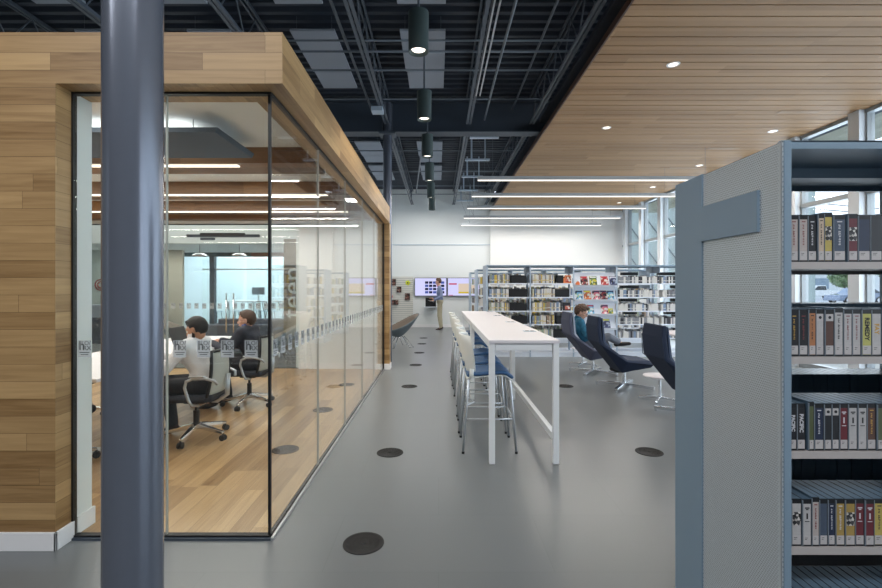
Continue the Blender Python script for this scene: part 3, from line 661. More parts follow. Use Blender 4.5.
# ------------------------------------------------------------------ high back lounge chairs (face +x)
def make_lounge(outer, inner):
    t = thing('lounge_chair', 'x', 'lounge chair', (0, 0, 0), 0, 'high backed swivel lounge chairs')
    prof = {}
    def side(s): return {'T': (-.44, s*.235, 1.05), 'H': (-.455, s*.255, .92), 'Nk': (-.43, s*.275, .68), 'A': (-.07, s*.355, .43), 'F': (.31, s*.335, .385), 'G': (.31, s*.25, .335), 'B': (-.10, s*.235, .255)}
    L, Rr = side(-1), side(1); ks = list(L); vs = [L[k] for k in ks] + [Rr[k] for k in ks]; n = len(ks); ix = {k: i for i, k in enumerate(ks)}
    q = lambda *k: tuple(ix[a] for a in k); r = lambda f: tuple(i+n for i in f)[::-1]
    fs = [q('Nk', 'A', 'B'), q('A', 'F', 'G', 'B')]; fs += [r(f) for f in fs]
    def across(a, b): return (ix[a], ix[b], ix[b]+n, ix[a]+n)
    fs += [across('T', 'H'), across('H', 'Nk'), across('Nk', 'B'), across('B', 'G')]
    o = MB().add(vs, fs).build('shell', outer, t, recalc=True)
    md = o.modifiers.new('s', 'SOLIDIFY'); md.thickness = .05; md.offset = -1
    md = o.modifiers.new('b', 'BEVEL'); md.width = .014; md.segments = 3; md.angle_limit = math.radians(20)
    # lining
    MB().add([(-.385, -.215, 1.03), (-.385, .215, 1.03), (-.375, .25, .70), (-.375, -.25, .70), (-.17, .25, .42), (-.17, -.25, .42), (-.355, -.20, 1.03), (-.355, .20, 1.03), (-.325, .22, .70), (-.325, -.22, .70), (-.14, .22, .44), (-.14, -.22, .44)],
             [(0, 3, 2, 1), (3, 5, 4, 2), (6, 7, 8, 9), (9, 8, 10, 11), (0, 1, 7, 6), (5, 11, 10, 4), (0, 6, 9, 3), (3, 9, 11, 5), (1, 2, 8, 7), (2, 4, 10, 8)]).build('back_cushion', inner, t, bevel=.02, seg=3, recalc=True)
    MB().box((-.14, -.235, .33), (.315, .235, .43)).build('seat_cushion', inner, t, bevel=.03, seg=3)
    MB().tube([(-.455, -.255, .92), (-.435, -.276, .68), (-.075, -.357, .43), (.31, -.337, .387)], .0045, n=6).tube([(-.455, .255, .92), (-.435, .276, .68), (-.075, .357, .43), (.31, .337, .387)], .0045, n=6).build('piping', navy2 if outer is navy else greyfab, t)
    MB().cyl((.02, 0, .06), (.02, 0, .29), .026, n=20).build('post', chrome, t, smooth=False)
    for a in (PI/4, 3*PI/4, 5*PI/4, 7*PI/4):
        a += .15; c, s_ = math.cos(a), math.sin(a)
        MB().beam((.02, 0, .06), (.02+c*.41, s_*.41, .040), .050, .034).cyl((.02+c*.395, s_*.395, 0), (.02+c*.395, s_*.395, .04), .014, n=10).build('base_arm', chrome, t, bevel=.003)
    return t
lc = make_lounge(navy, navy2); lc.location = (2.69, 6.80, 0); lc['label'] = 'empty navy high back lounge chair in the middle, directly in front of the reading boy'
dup(lc, (2.88, 5.30, 0), .0, 'navy high back lounge chair partly hidden by the end panel of the near bookcase')
lg = make_lounge(greyfab, lightgreyfab); lg.location = (2.60, 7.90, 0); lg['label'] = 'grey lined high back lounge chair with the reading boy in it'
def side_table(loc, lab, h=.33, r=.20):
    t = thing('side_table', lab, 'side table', loc, 0, 'round white side tables')
    smooth_sel(MB().lathe([(.001, h-.02), (r-.01, h-.02), (r, h-.012), (r, h-.004), (r-.004, h), (.001, h)], n=40).build('tabletop', tablewhite, t))
    MB().cyl((0, 0, .03), (0, 0, h-.02), .02, n=16).build('post', chrome, t)
    for k in range(4):
        a = PI/4+k*PI/2+.2; MB().beam((0, 0, .045), (math.cos(a)*.26, math.sin(a)*.26, .03), .03, .02).cyl((math.cos(a)*.25, math.sin(a)*.25, 0), (math.cos(a)*.25, math.sin(a)*.25, .03), .01, n=8).build('base_arm', chrome, t, bevel=.003)
side_table((2.86, 6.02, 0), 'round white side table between the two navy lounge chairs')
side_table((2.70, 8.72, 0), 'round white side table behind the reading boy\'s chair')
rt = thing('round_table', 'white reading table top showing past the end panel of the near bookcase', 'table', (4.25, 7.3, 0))
smooth_sel(MB().lathe([(.001, .71), (.62, .71), (.64, .72), (.64, .735), (.62, .742), (.001, .742)], n=48).build('tabletop', tablewhite, rt)); MB().cyl((0, 0, .02), (0, 0, .71), .05, n=20).build('post', tablemetal, rt); smooth_sel(MB().lathe([(.33, 0), (.33, .015), (.05, .03), (.001, .03)], n=32).build('base', tablemetal, rt))
# ------------------------------------------------------------------ shell lounge chairs with wire bases (face +x)
shellgrey = pmat('shell_dark_grey', srgb(104, 116, 122), .6, noise=.08, scale=60); brownin = pmat('taupe_lining', srgb(128, 116, 106), .8, noise=.12, scale=90)
def make_shell():
    t = thing('shell_chair', 'x', 'lounge chair', (0, 0, 0), 0, 'low shell lounge chairs on wire legs')
    def pt(a, k):  # a angle round (0 = front), k 0 centre .. 1 rim
        back = (1-math.cos(a))/2; rim = .42+.40*back**1.6; rx = .36+.06*back; ry = .37
        x = math.cos(a)*rx*k - .10*back*k*k; y = math.sin(a)*ry*k; z = .25+(rim-.25)*k**1.75
        return (x, y, z)
    nA = 28; P = [[pt(2*PI*i/nA, max(.02, j/9)) for i in range(nA+1)] for j in range(10)]
    MB().grid(P).build('outer_shell', shellgrey, t, smooth=True, solid=.02)
    P = [[Vector(pt(2*PI*i/nA, max(.02, j/9)*.955)) + Vector((0, 0, .028)) for i in range(nA+1)] for j in range(10)]
    MB().grid(P).build('lining', brownin, t, smooth=True, solid=.012)
    w = MB()
    for sx, sy in ((1, 1), (1, -1), (-1, 1), (-1, -1)):
        MB().tube([(sx*.10, sy*.12, .28), (sx*.30, sy*.26, .01), (sx*.20, sy*.30, .01), (sx*.05, sy*.16, .28)], .008, n=6).build('wire_leg', chrome, t, smooth=True)
    return t
sc = make_shell(); sc.location = (-.98, 11.4, 0); sc.rotation_euler = (0, 0, PI+.38); sc['label'] = 'grey shell lounge chair with wire legs on the walkway near the display wall'
dup(sc, (-5.1, 9.35, 0), .3, 'grey shell lounge chair behind the rear glass, over the man in white\'s head')
dup(sc, (-5.75, 10.4, 0), .3, 'grey shell lounge chair farther behind the rear glass, by the sofa')
dup(sc, (-3.12, 9.05, 0), PI+.3, 'grey shell lounge chair behind the rear glass next to the teen lettering')
def sofa(loc, w, lab):
    t = thing('sofa', lab, 'sofa', loc, 0, 'low grey sofas'); f = pmat('sofa_grey_%d' % int(w*10), srgb(96, 102, 116), .85, noise=.08, scale=100)
    MB().box((-w/2, -.36, .10), (w/2, .36, .40)).build('seat', f, t, bevel=.03, seg=3); MB().box((-w/2, -.40, .10), (w/2, -.24, .68)).build('backrest', f, t, bevel=.03, seg=3)
    for s_ in (-1, 1): MB().box((s_*w/2-.09, -.40, .0), (s_*w/2+.09, .36, .56)).build('armrest', f, t, bevel=.03, seg=3)
sofa((-4.55, 12.0, 0), 1.9, 'low grey sofa with its back to the rear glass'); sofa((-4.3, 10.2, 0), 1.5, 'low grey sofa right behind the rear glass, next to the teen wall')
# far furniture beyond the second glass
def high_table(loc, lab):
    t = thing('high_table', lab, 'table', loc, 0, 'high tables beyond the teen room')
    MB().box((-.45, -.3, .98), (.45, .3, 1.01)).build('tabletop', tablewhite, t)
    for sx in (-1, 1):
        for sy in (-1, 1): MB().box((sx*.42-.02, sy*.27-.02, 0), (sx*.42+.02, sy*.27+.02, .98)).build('leg', alum, t)
for i, x in enumerate((-6.5, -5.3, -4.2)): high_table((x, 15.6, 0), 'pale high table with slim legs beyond the second glass wall, %s from the post' % ORD[i])
def wire_stool(loc, lab):
    t = thing('wire_stool', lab, 'stool', loc, R.uniform(0, 6), 'wire stools beyond the teen room')
    MB().cyl((0, 0, .70), (0, 0, .72), .17, n=18).build('seat', shelfmetal, t)
    for k in range(4): a = k*PI/2; MB().tube([(math.cos(a)*.12, math.sin(a)*.12, .7), (math.cos(a)*.22, math.sin(a)*.22, 0)], .011, n=6).build('leg', joistpaint, t)
    MB().tube([(math.cos(a)*.19, math.sin(a)*.19, .25) for a in [k*PI/8 for k in range(16)]], .008, n=6, closed=True).build('footrest', joistpaint, t)
    MB().tube([(-.15, -.15, .72), (-.2, -.17, 1.0), (-.2, .17, 1.0), (-.15, .15, .72)], .011, n=6).build('backrest', joistpaint, t)
for i in range(8): wire_stool((-6.95+.42*i, 14.6+.28*(i % 2), 0), 'grey wire stool at the high tables beyond the second glass wall, %s from the post' % ORD[i])
mo = thing('monitor', 'grey monitor on a stand above the high tables beyond the glass', 'monitor', (-5.9, 15.25, 0)); MB().box((-.21, -.02, 1.22), (.21, .02, 1.46)).build('screen', panelgrey, mo, bevel=.004); MB().cyl((0, 0, .02), (0, 0, 1.22), .02, n=12).cyl((0, 0, 0), (0, 0, .02), .2, n=20).build('stand', alum, mo)
orange = pmat('orange_enamel', srgb(214, 128, 78), .5, emit=(1, .5, .25), estr=.0)
for i, x in enumerate((-5.9, -4.92)):
    t = thing('dish_pendant', 'flat dish pendant light with orange underside, %s from the column side' % ORD[i], 'pendant light', (x, 11.5, 2.24), 0, 'orange dish pendants')
    smooth_sel(MB().lathe([(.02, .07), (.10, .06), (.175, .01), (.17, .0)], n=28).build('shade', alum, t)); MB().lathe([(.001, -.001), (.17, -.001)], n=28).build('lining', orange, t); MB().cyl((0, 0, .07), (0, 0, .27), .006, n=6).build('cord', blackplas, t)
ct = thing('service_counter', 'dark blue service counter with grey top box behind the front column', 'counter', (-9.0, 12.3, 0)); MB().box((-.9, -.25, 0), (.95, .25, .68)).build('body', navy, ct); MB().box((-.92, -.28, .68), (.97, .28, 1.0)).build('upper_box', panelgrey, ct)
rs = thing('round_sign', 'round red ring sign on the pale wall behind the counter', 'sign', (-9.42, 12.98, 1.53)); m = MB()
for r in (.15, .085): m.tube([(math.cos(a)*r, 0, math.sin(a)*r) for a in [k*PI/16 for k in range(32)]], .018, n=8, closed=True)
m.build('ring', pmat('sign_red', srgb(150, 50, 44), .5), rs)
# ------------------------------------------------------------------ near bookcase
NX, NY0, NY1, NT, NX2 = 1.132, 1.53, 2.216, 1.952, 2.10
ns = thing('bookcase', 'near blue-grey double faced bookcase with perforated end panel', 'bookcase', (0, 0, 0))
perf = perforated('perforated_steel', srgb(212, 220, 226))
backing = pmat('end_panel_backing', srgb(50, 56, 62), .7)
MB().box((NX, NY0+.004, .02), (NX+.0015, NY1-.225, NT-.004)).box((NX-.006, NY0, .02), (NX-.0045, NY0+.012, NT)).box((NX-.006, NY0, .02), (NX+.006, NY0+.0015, NT)).build('perforated_panel', perf, ns)
MB().box((NX+.008, NY0+.002, .0), (NX+.030, NY1, NT)).build('end_panel', backing, ns)
MB().box((NX-.006, 1.992, 0), (NX+.008, NY1, NT+.001)).build('end_upright', bluegrey, ns, bevel=.002)
MB().box((NX-.010, 1.640, 1.664), (NX+.002, 1.994, 1.812)).build('sign_holder', bluegrey, ns, bevel=.002)
MB().box((NX+.002, NY0-.004, 0), (NX+.026, NY0+.03, NT)).build('front_upright', bluegrey, ns, bevel=.002)
MB().box((NX+.008, NY0, NT-.028), (NX2, NY0+.012, NT)).box((NX+.008, NY0, NT-.006), (NX2, NY1, NT)).box((NX+.008, NY1-.012, NT-.028), (NX2, NY1, NT)).box((NX+.008, 1.868, NT-.045), (NX2, 1.878, NT)).build('canopy', bluegrey, ns, bevel=.001)
MB().box((NX2, NY0, 0), (NX2+.03, NY1, NT)).build('end_panel', bluegrey, ns)
MB().box((NX+.030, 1.86, 0), (NX+.060, 1.886, NT-.05)).box((NX2-.03, 1.86, 0), (NX2, 1.886, NT-.05)).box((NX+.03, NY0+.02, 0), (NX2, NY1-.02, .08)).build('frame_post', bluegrey, ns)
shelfz = [1.552, 1.240, .928, .612, .300]
for z in shelfz:
    for a, b in ((NY0+.002, NY0+.29), (NY1-.29, NY1-.002)):
        front = a if a < 1.8 else b
        MB().box((NX+.026, a, z-.006), (NX2, b, z)).box((NX+.026, front-.001 if a < 1.8 else front-.006, z-.023), (NX2, front+.006 if a < 1.8 else front+.001, z+.0005)).build('shelf', shelfcream, ns)
# cases
casesheen = pmat('case_sheen_plastic', srgb(84, 106, 124), .34, noise=.06, scale=40)  # black case plastic with its blue-grey reflected light put into the colour
caseclear = pmat('case_edge_black', srgb(18, 20, 24), .3)
paperw = pmat('spine_label_white', srgb(184, 180, 180), .4, noise=.05, scale=90)
ink = pmat('spine_ink_dark', srgb(30, 30, 34), .5); inkred = pmat('spine_ink_red', srgb(124, 54, 56), .5); inkgold = pmat('spine_ink_gold', srgb(190, 150, 70), .5); inklight = pmat('spine_ink_light', srgb(200, 200, 205), .5)
spc = {'cream': srgb(174, 164, 160), 'black': srgb(26, 27, 32), 'navy': srgb(28, 40, 66), 'tan': srgb(190, 170, 150), 'olive': srgb(178, 160, 84), 'orange': srgb(168, 112, 72), 'white': srgb(178, 176, 176),
       'brown': srgb(84, 56, 46), 'maroon': srgb(96, 32, 42), 'red': srgb(100, 30, 40), 'green': srgb(80, 88, 58), 'gold': srgb(160, 134, 72), 'grey': srgb(110, 116, 124), 'yellow': srgb(176, 174, 92), 'slate': srgb(66, 78, 96)}
spm = {k: pmat('spine_' + k, c, .32, noise=.12, scale=60, coat=.3) for k, c in spc.items()}
cache = {}
sleeve = pmat('clear_sleeve_edge', srgb(128, 138, 148), .2)
def glyphs(m, x0, x1, z0, z1, n, y0=-.0012, y1=-.0006):
    rr = random.Random(int(z0*1e5)+n); dz = (z1-z0)/n
    for i in range(n):
        if rr.random() < .12: continue
        a = z0+i*dz; m.box((x0+rr.uniform(0, .25)*(x1-x0), y0, a), (x1-rr.uniform(0, .25)*(x1-x0), y1, a+dz*rr.uniform(.35, .55)))
        if rr.random() < .6: m.box((x0, y0, a), (x0+(x1-x0)*.3, y1, a+dz*.8))
    return m
def case_mesh(w, h, d):
    k = ('c', round(w, 4), round(h, 3))
    if k not in cache:
        m = MB().mat(0).box((0, .003, 0), (w, d, h)).mat(1).box((.0006, 0, .001), (w-.0006, .004, h-.001)).mat(2).box((.0002, -.0008, .003), (.0022, .004, h-.004)).mat(1).box((0, .004, h), (.0012, d, h+.0005)).box((w-.0012, .004, h), (w, d, h+.0005))
        cache[k] = m.data('audiobook_case')
        cache[k].materials.append(casesheen); cache[k].materials.append(caseclear); cache[k].materials.append(sleeve)
    return cache[k]
def part_mesh(key, fn, mats):
    if key not in cache:
        cache[key] = fn().data(key[0])
        for m in mats: cache[key].materials.append(m)
    return cache[key]
def child(name, me, parent):
    o = bpy.data.objects.new(name, me); COL.objects.link(o); o.parent = parent; return o
def case(x, y, z, w, h, colr, label, back=False, text=None, tcol=None, style=0, tilt=0, sticker=True):
    d = .150
    o = bpy.data.objects.new('audiobook_case', case_mesh(w, h, d)); COL.objects.link(o)
    o.location = (x + (w if back else 0), y, z+.0003); o.rotation_euler = (0, tilt, PI if back else 0)
    tag(o, label, 'audiobook', 'audiobook cases on the near bookcase')
    e = .0018
    top = h-.016 if style != 3 else h-.004
    child('spine_cover', part_mesh(('spine_cover', colr, round(w, 4), round(h, 3), style), lambda: MB().box((e*1.6, -.0006, .006), (w-e*1.6, .0002, top)), [spm[colr]]), o)
    if sticker: child('call_label', part_mesh(('call_label', round(w, 4)), lambda: MB().mat(0).box((e*1.8, -.0012, .007), (w-e*1.8, -.0005, .036)).mat(1).box((e*4, -.0016, .028), (w*.55, -.0011, .0295)).box((e*4, -.0016, .023), (w*.45, -.0011, .0245)), [paperw, ink]), o)
    tm = {'gold': inkgold, 'red': inkred, 'light': inklight, 'dark': ink}[tcol or 'dark']
    if text:
        c = textmesh('title', text, w*.62, tm, o, Matrix.Translation((w/2, -.0009, h*.58)) @ Matrix.Rotation(PI/2, 4, 'Y') @ Matrix.Rotation(PI/2, 4, 'X'), bold=.0006)
    elif style == 1:     # column of print down the spine
        child('title', part_mesh(('title', tcol, round(w, 4)), lambda: glyphs(MB(), w*.40, w*.60, h*.36, h*.80, 13).box((w*.3, -.0012, h*.84), (w*.7, -.0006, h*.86)), [tm]), o)
    elif style == 2:     # white head panel with small round mark
        child('head_panel', part_mesh(('head_panel', round(w, 4)), lambda: MB().mat(0).box((e*1.8, -.0012, h-.040), (w-e*1.8, -.0005, h-.017)).mat(1).cyl((w/2, -.0018, h-.028), (w/2, -.0011, h-.028), .005, n=12), [paperw, ink]), o)
    elif style == 4:     # dark panel and print blocks on light spine
        child('title', part_mesh(('title4', tcol, round(w, 4)), lambda: MB().box((w*.25, -.0012, h*.80), (w*.75, -.0006, h*.825)).box((w*.36, -.0012, h*.77), (w*.64, -.0006, h*.79)).box((w*.25, -.0012, h*.52), (w*.75, -.0006, h*.535)).box((w*.42, -.0012, h*.58), (w*.58, -.0006, h*.70)), [tm]), o)
    elif style == 5:     # picture block
        child('picture', part_mesh(('picture', round(w, 4)), lambda: MB().box((e*2, -.0012, h*.44), (w-e*2, -.0006, h*.72)), [bpy.data.materials['portrait_print']]), o)
    return o
coverart('portrait_print', [srgb(30, 30, 32), srgb(170, 165, 160), srgb(60, 60, 62), srgb(200, 196, 190)], 110)
H = .157
rows = [
 [('cream',.031,H,1,None,'red'),('cream',.031,H,1,None,'red'),('black',.031,H,1,None,'light'),('tan',.023,H+.004,1,None,'dark'),('olive',.029,H+.008,5,None,None),('slate',.041,H,1,None,'light'),None,('maroon',.033,H+.003,5,None,None),('navy',.041,H,0,None,None),('black',.040,H,0,None,None)],
 [('black',.031,H,1,None,'gold'),('black',.031,H,1,None,'red'),('orange',.026,H+.002,1,None,'dark'),('white',.029,H,2,None,None),('brown',.031,H,2,None,None),('white',.031,H+.004,1,None,'dark'),('white',.030,H,1,None,'red'),('white',.030,H,1,None,'red'),('yellow',.034,H,0,'REMEDY','dark'),('white',.034,H,0,'FAY','gold')],
 [('black',.026,H,0,'PACIFIC','light'),('black',.029,H,0,'PACIFIC','light'),None,('green',.020,H+.006,0,None,None),('navy',.033,H,1,None,'light'),('black',.026,H,2,None,None),('black',.026,H,2,None,None),('red',.029,H,4,None,'light'),('white',.031,H,4,None,'dark'),('white',.031,H,4,None,'dark'),('brown',.031,H,1,None,'gold')],
 [None,('white',.035,H,5,None,None),('white',.031,H,4,None,'dark'),('cream',.026,H+.006,1,None,'red'),('slate',.029,H,0,None,None),('navy',.025,H,1,None,'light'),('gold',.031,H,1,None,'light'),('gold',.034,H,5,None,None),('red',.031,H,4,None,'light'),('red',.031,H,4,None,'light')],
 []]
shelfname = ['top shelf', 'second shelf down', 'third shelf down', 'fourth shelf down', 'bottom shelf']
cn = list(spm)
for si, z in enumerate(shelfz):
    for back in (False, True):
        x = NX+.029; k = 0; spec = [] if back else list(rows[si])
        while True:
            if spec:
                it = spec.pop(0)
                if it is None: x += .007; continue
            else:
                it = (R.choice(cn), R.choice((.029, .031, .033, .036)), H, R.choice((0, 1, 1, 2, 4)), None, R.choice(('red', 'light', 'dark', 'gold')))
            c, w, h, stl, tx, tcl = it
            if x+w > NX2-.004: break
            y = (NY0+.008+R.uniform(0, .004)) if not back else (NY1-.010-R.uniform(0, .006))
            lab = '%s audiobook case, near bookcase %s, %s%s from end panel' % (c, shelfname[si], 'window side, ' if back else '', ORD[k])
            case(x, y, z, w-.0012, h, c, lab, back, tx, tcl, stl); x += w; k += 1
# ------------------------------------------------------------------ far shelving ranges
def shelving(x0, nb, y0, lab, openbays=(), mag=()):
    t = thing('shelving_range', lab, 'bookcase', (x0, y0, 0), 0, 'rows of library shelving')
    D, T, B = .70, 1.93, .91; W = nb*B
    MB().box((-.02, 0, 0), (.02, D, T+.005)).build('end_panel', shelfmetal, t, bevel=.003); MB().box((W-.02, 0, 0), (W+.02, D, T+.005)).build('end_panel', shelfmetal, t, bevel=.003)
    MB().box((0, -.005, T-.03), (W, 0.012, T)).box((0, 0, T-.008), (W, D, T)).box((0, D-.012, T-.03), (W, D+.005, T)).build('canopy', bluegrey, t)
    for b in range(nb+1):
        MB().box((b*B-.016, D/2-.025, 0), (b*B+.016, D/2+.025, T-.01)).box((b*B-.004, .02, T-.16), (b*B+.004, D-.02, T-.01)).box((b*B-.012, .0, 0), (b*B+.012, .03, .1)).build('upright', shelfmetal, t)
        if 0 < b < nb and b-1 not in openbays: MB().box((b*B-.014, .004, .1), (b*B+.014, .02, T-.03)).build('face_strip', shelfmetal, t)
    MB().box((0.02, .02, 0), (W-.02, D-.02, .09)).box((0.02, .0, .09), (W-.02, D, .105)).build('base', shelfwhite, t)
    for b in range(nb):
        if b in mag:
            for z in (1.505, 1.205, .905, .605, .305): 
                MB().add([(b*B+.02, .0, z), (b*B+B-.02, .0, z), (b*B+B-.02, .10, z+.275), (b*B+.02, .10, z+.275), (b*B+.02, .012, z), (b*B+B-.02, .012, z), (b*B+B-.02, .112, z+.275), (b*B+.02, .112, z+.275)], [(0,1,2,3),(7,6,5,4),(0,4,5,1),(1,5,6,2),(2,6,7,3),(3,7,4,0)]).box((b*B+.02, -.05, z-.012), (b*B+B-.02, .012, z)).box((b*B+.02, -.05, z-.03), (b*B+B-.02, -.042, z+.008)).build('display_shelf', shelfwhite, t)
            continue
        for z in (1.55, 1.26, .97, .69, .40):
            for a, c in ((0, .29), (D-.29, D)):
                MB().box((b*B+.018, a, z-.022), (b*B+B-.018, c, z)).build('shelf', shelfwhite, t)
    return t
FY, FX = 9.78, 1.02
shelving(FX, 5, FY, 'long grey library shelving range facing the bar tables, the nearest of three', openbays=(3, 4), mag=(2,))
shelving(FX, 5, 12.2, 'grey library shelving range, the middle one of three'); shelving(FX, 5, 14.7, 'grey library shelving range closest to the rear wall')
levels = [1.55, 1.26, .97, .69, .40]; lvn = ['top shelf', 'second shelf', 'third shelf', 'fourth shelf', 'fifth shelf']
bc = {'white': srgb(214, 212, 208), 'cream': srgb(208, 200, 176), 'yellow': srgb(206, 178, 78), 'grey': srgb(132, 134, 140), 'dark': srgb(44, 44, 52), 'brown': srgb(146, 124, 104), 'blue': srgb(120, 140, 168), 'red': srgb(150, 90, 84), 'green': srgb(140, 152, 130)}
bcm = {k: pmat('book_' + k, c, .5, noise=.12, scale=70) for k, c in bc.items()}
def bookmesh(w, h, c, yb=True):
    return part_mesh(('bookm', w, h, c, yb), lambda: MB().mat(0).box((0, 0, 0), (w, .14, h)).mat(1).box((.002, -.0012, h*.30), (w-.002, .001, h*.40)).mat(2).box((.0015, .002, h), (w-.0015, .138, h+.0006)), [bcm[c], bcm['yellow'] if yb and c in ('white', 'cream', 'grey') else bcm['white'], paperw])
nb_ = 0; rest = MB()
def fill(bay, li, xa, xb, pool, wr, kind, what):
    global nb_
    x = xa; k = 0; z = levels[li]
    while x < xb:
        w = R.choice(wr); h = R.choice((.17, .175, .19, .165)) if pool is P1 else R.choice((.125, .135, .15, .14)); c = R.choice(pool)
        if R.random() < .04: x += .02
        if nb_ < 300:
            o = child(kind, bookmesh(w-.001, h, c, pool is P1), None); o.location = (FX+bay*.91+x, FY+.015+R.uniform(0, .012), z+.0005)
            tag(o, '%s %s, long grey range, %s bay, %s, %s in its row' % (c, what, ['first', 'second', 'third', 'fourth', 'fifth'][bay], lvn[li], ORD[k]), 'book', 'books on the nearest grey shelving range'); nb_ += 1
        else: rest.mat(cl.index(c)).box((FX+bay*.91+x, FY+.015, z+.0005), (FX+bay*.91+x+w-.001, FY+.155, z+h))
        x += w; k += 1
cl = list(bcm)
P1 = ['white', 'cream', 'yellow', 'grey', 'white', 'cream', 'brown', 'white', 'grey', 'grey', 'blue', 'green', 'white']
P2 = ['white', 'white', 'grey', 'dark', 'white', 'grey', 'white', 'white', 'grey', 'blue', 'dark', 'white']
for li in range(4):
    fill(0, li, .05, .46+.05*(li % 2), P1, (.022, .026, .030), 'library_book', 'book'); fill(1, li, .05, .50+.12*(li == 2), P1, (.022, .026, .030), 'library_book', 'book')
    fill(3, li, .04, .86, P2, (.028, .034, .04), 'library_book', 'thin case'); fill(4, li, .04, .86, P2, (.028, .034, .04), 'library_book', 'thin case')
for b in (0, 1): fill(b, 4, .05, .45, P1, (.026, .03), 'library_book', 'book')
for b in (3, 4): fill(b, 4, .05, .85, P2, (.03, .04), 'library_book', 'book')
# rear rows and the two ranges behind: too many to tell apart
for li, z in enumerate(levels):
    for b in (0, 1):
        x = .05
        while x < .86:
            w = R.choice((.02, .03, .035)); h = R.choice((.17, .2, .22)); rest.mat(cl.index(R.choice(P1))).box((FX+b*.91+x, FY+.45, z+.001), (FX+b*.91+x+w-.001, FY+.62, z+h)); x += w
            if R.random() < .05: x += .06
    for b in (3, 4):
        x = .05
        while x < .84:
            w = R.choice((.03, .04)); rest.mat(cl.index(R.choice(P2))).box((FX+b*.91+x, FY+.46, z+.001), (FX+b*.91+x+w-.001, FY+.60, z+R.choice((.13, .15, .17)))); x += w
            if R.random() < .12: x += .09
    for yy in (12.2, 14.7):
        for b in range(5):
            x = .05
            while x < .84:
                w = R.choice((.03, .04, .05)); rest.mat(cl.index(R.choice(P1))).box((FX+b*.91+x, yy+.03, z+.001), (FX+b*.91+x+w-.001, yy+.2, z+R.choice((.16, .18, .2)))); x += w
                if R.random() < .07: x += .12
o = rest.build('shelved_books', [bcm[c] for c in cl]); o['kind'] = 'stuff'; tag(o, 'remaining rows of books and cases filling the rear sides and farther grey ranges', 'books')
binm = pmat('black_bin_plastic', srgb(10, 12, 16), .5)
for b, li, xa, w in [(0, 0, .50, .34), (0, 1, .46, .39), (0, 2, .48, .36), (0, 3, .51, .34), (1, 0, .56, .14), (1, 1, .53, .29), (1, 3, .55, .30), (0, 4, .48, .36), (1, 4, .50, .34)]:
    t = thing('storage_bin', 'black open bin on the %s of the %s bay, long grey range' % (lvn[li], ['first', 'second'][b]), 'bin', (FX+b*.91+xa, FY+.02, levels[li]+.0005), 0, 'black bins on the grey range')
    MB().box((0, 0, 0), (w, .006, .165)).box((0, .19, 0), (w, .196, .165)).box((0, 0, 0), (.005, .196, .165)).box((w-.005, 0, 0), (w, .196, .165)).box((0, 0, 0), (w, .196, .005)).build('body', binm, t)
    MB().box((0, -.003, .155), (w, .0, .167)).build('rim', blackplas, t)
for b, li, xa, w in [(3, 0, .30, .34), (3, 1, .28, .38), (3, 2, .26, .36), (3, 3, .36, .26), (4, 0, .2, .5), (4, 1, .50, .2), (4, 2, .50, .3), (4, 3, .35, .36)]:
    tag(MB().box((FX+b*.91+xa, FY+.46, levels[li]+.18), (FX+b*.91+xa+w, FY+.60, levels[li]+.245)).build('label_box', binm, bevel=.003),
        'long black box atop the rear cases, %s of the %s bay, grey range' % (lvn[li], ['fourth', 'fifth'][b-3]), 'box', 'black boxes in the open bays')
for li in (1,):
    for b in (0, 1):
        for k in range(4 if b == 0 else 2): tag(MB().box((FX+b*.91+.07+k*.18, FY-.002, levels[li]+.242), (FX+b*.91+.07+k*.18+(.13 if b == 0 else .2), FY+.004, levels[li]+.268)).build('label_strip', paperw), 'small white label strip under the top shelf, %s bay, %s in the row' % (['first', 'second'][b], ORD[k]), 'label', 'white shelf label strips')
# magazines
arts = [('red and black', [srgb(140, 56, 62), srgb(40, 36, 44), srgb(200, 190, 180), srgb(110, 60, 60)]), ('green and yellow', [srgb(90, 120, 60), srgb(200, 190, 60), srgb(50, 70, 50), srgb(190, 200, 180)]), ('red and white', [srgb(170, 50, 50), srgb(220, 215, 210), srgb(200, 120, 100)]),
        ('pale blue', [srgb(130, 190, 220), srgb(230, 235, 235), srgb(60, 90, 130), srgb(170, 200, 140)]), ('orange and white', [srgb(210, 120, 70), srgb(230, 225, 215), srgb(120, 70, 50)]), ('pink and white', [srgb(220, 120, 140), srgb(235, 230, 228), srgb(90, 60, 70), srgb(220, 180, 160)]),
        ('teal', [srgb(60, 140, 150), srgb(200, 220, 220), srgb(110, 60, 50)]), ('dark blue', [srgb(50, 60, 100), srgb(160, 170, 190), srgb(30, 30, 40)]), ('dark brown', [srgb(52, 36, 32), srgb(120, 70, 62), srgb(30, 26, 26), srgb(150, 130, 118)])]
am = [coverart('cover_%d' % i, c, 26) for i, (_, c) in enumerate(arts)]
titles = [pmat('masthead_%d' % i, c, .5) for i, c in enumerate((srgb(190, 40, 60), srgb(230, 225, 80), srgb(230, 230, 235), srgb(30, 40, 80)))]
def magazine(x, z, ai, w, h, lab, ti):
    t = thing('magazine', lab, 'magazine', (x, FY-.004, z+.001), 0, 'magazines on the white display bay'); t.rotation_euler = (-math.atan2(.10, .275), 0, 0)
    MB().box((0, -.005, 0), (w, 0, h)).build('cover', am[ai], t); MB().box((w*.08, -.0062, h*.82), (w*.92, -.005, h*.95)).build('masthead', titles[ti], t)
plan = [(0, [(.17, 0), (.36, 1), (.60, 2), (.78, 7)]), (1, [(.06, 3), (.24, 4), (.42, 5), (.58, 0), (.72, 3)]), (2, [(.05, 6), (.30, 3), (.60, 5)]), (3, [(.10, 2), (.45, 3), (.64, 7)]), (4, [(.1, 6), (.4, 1)])]
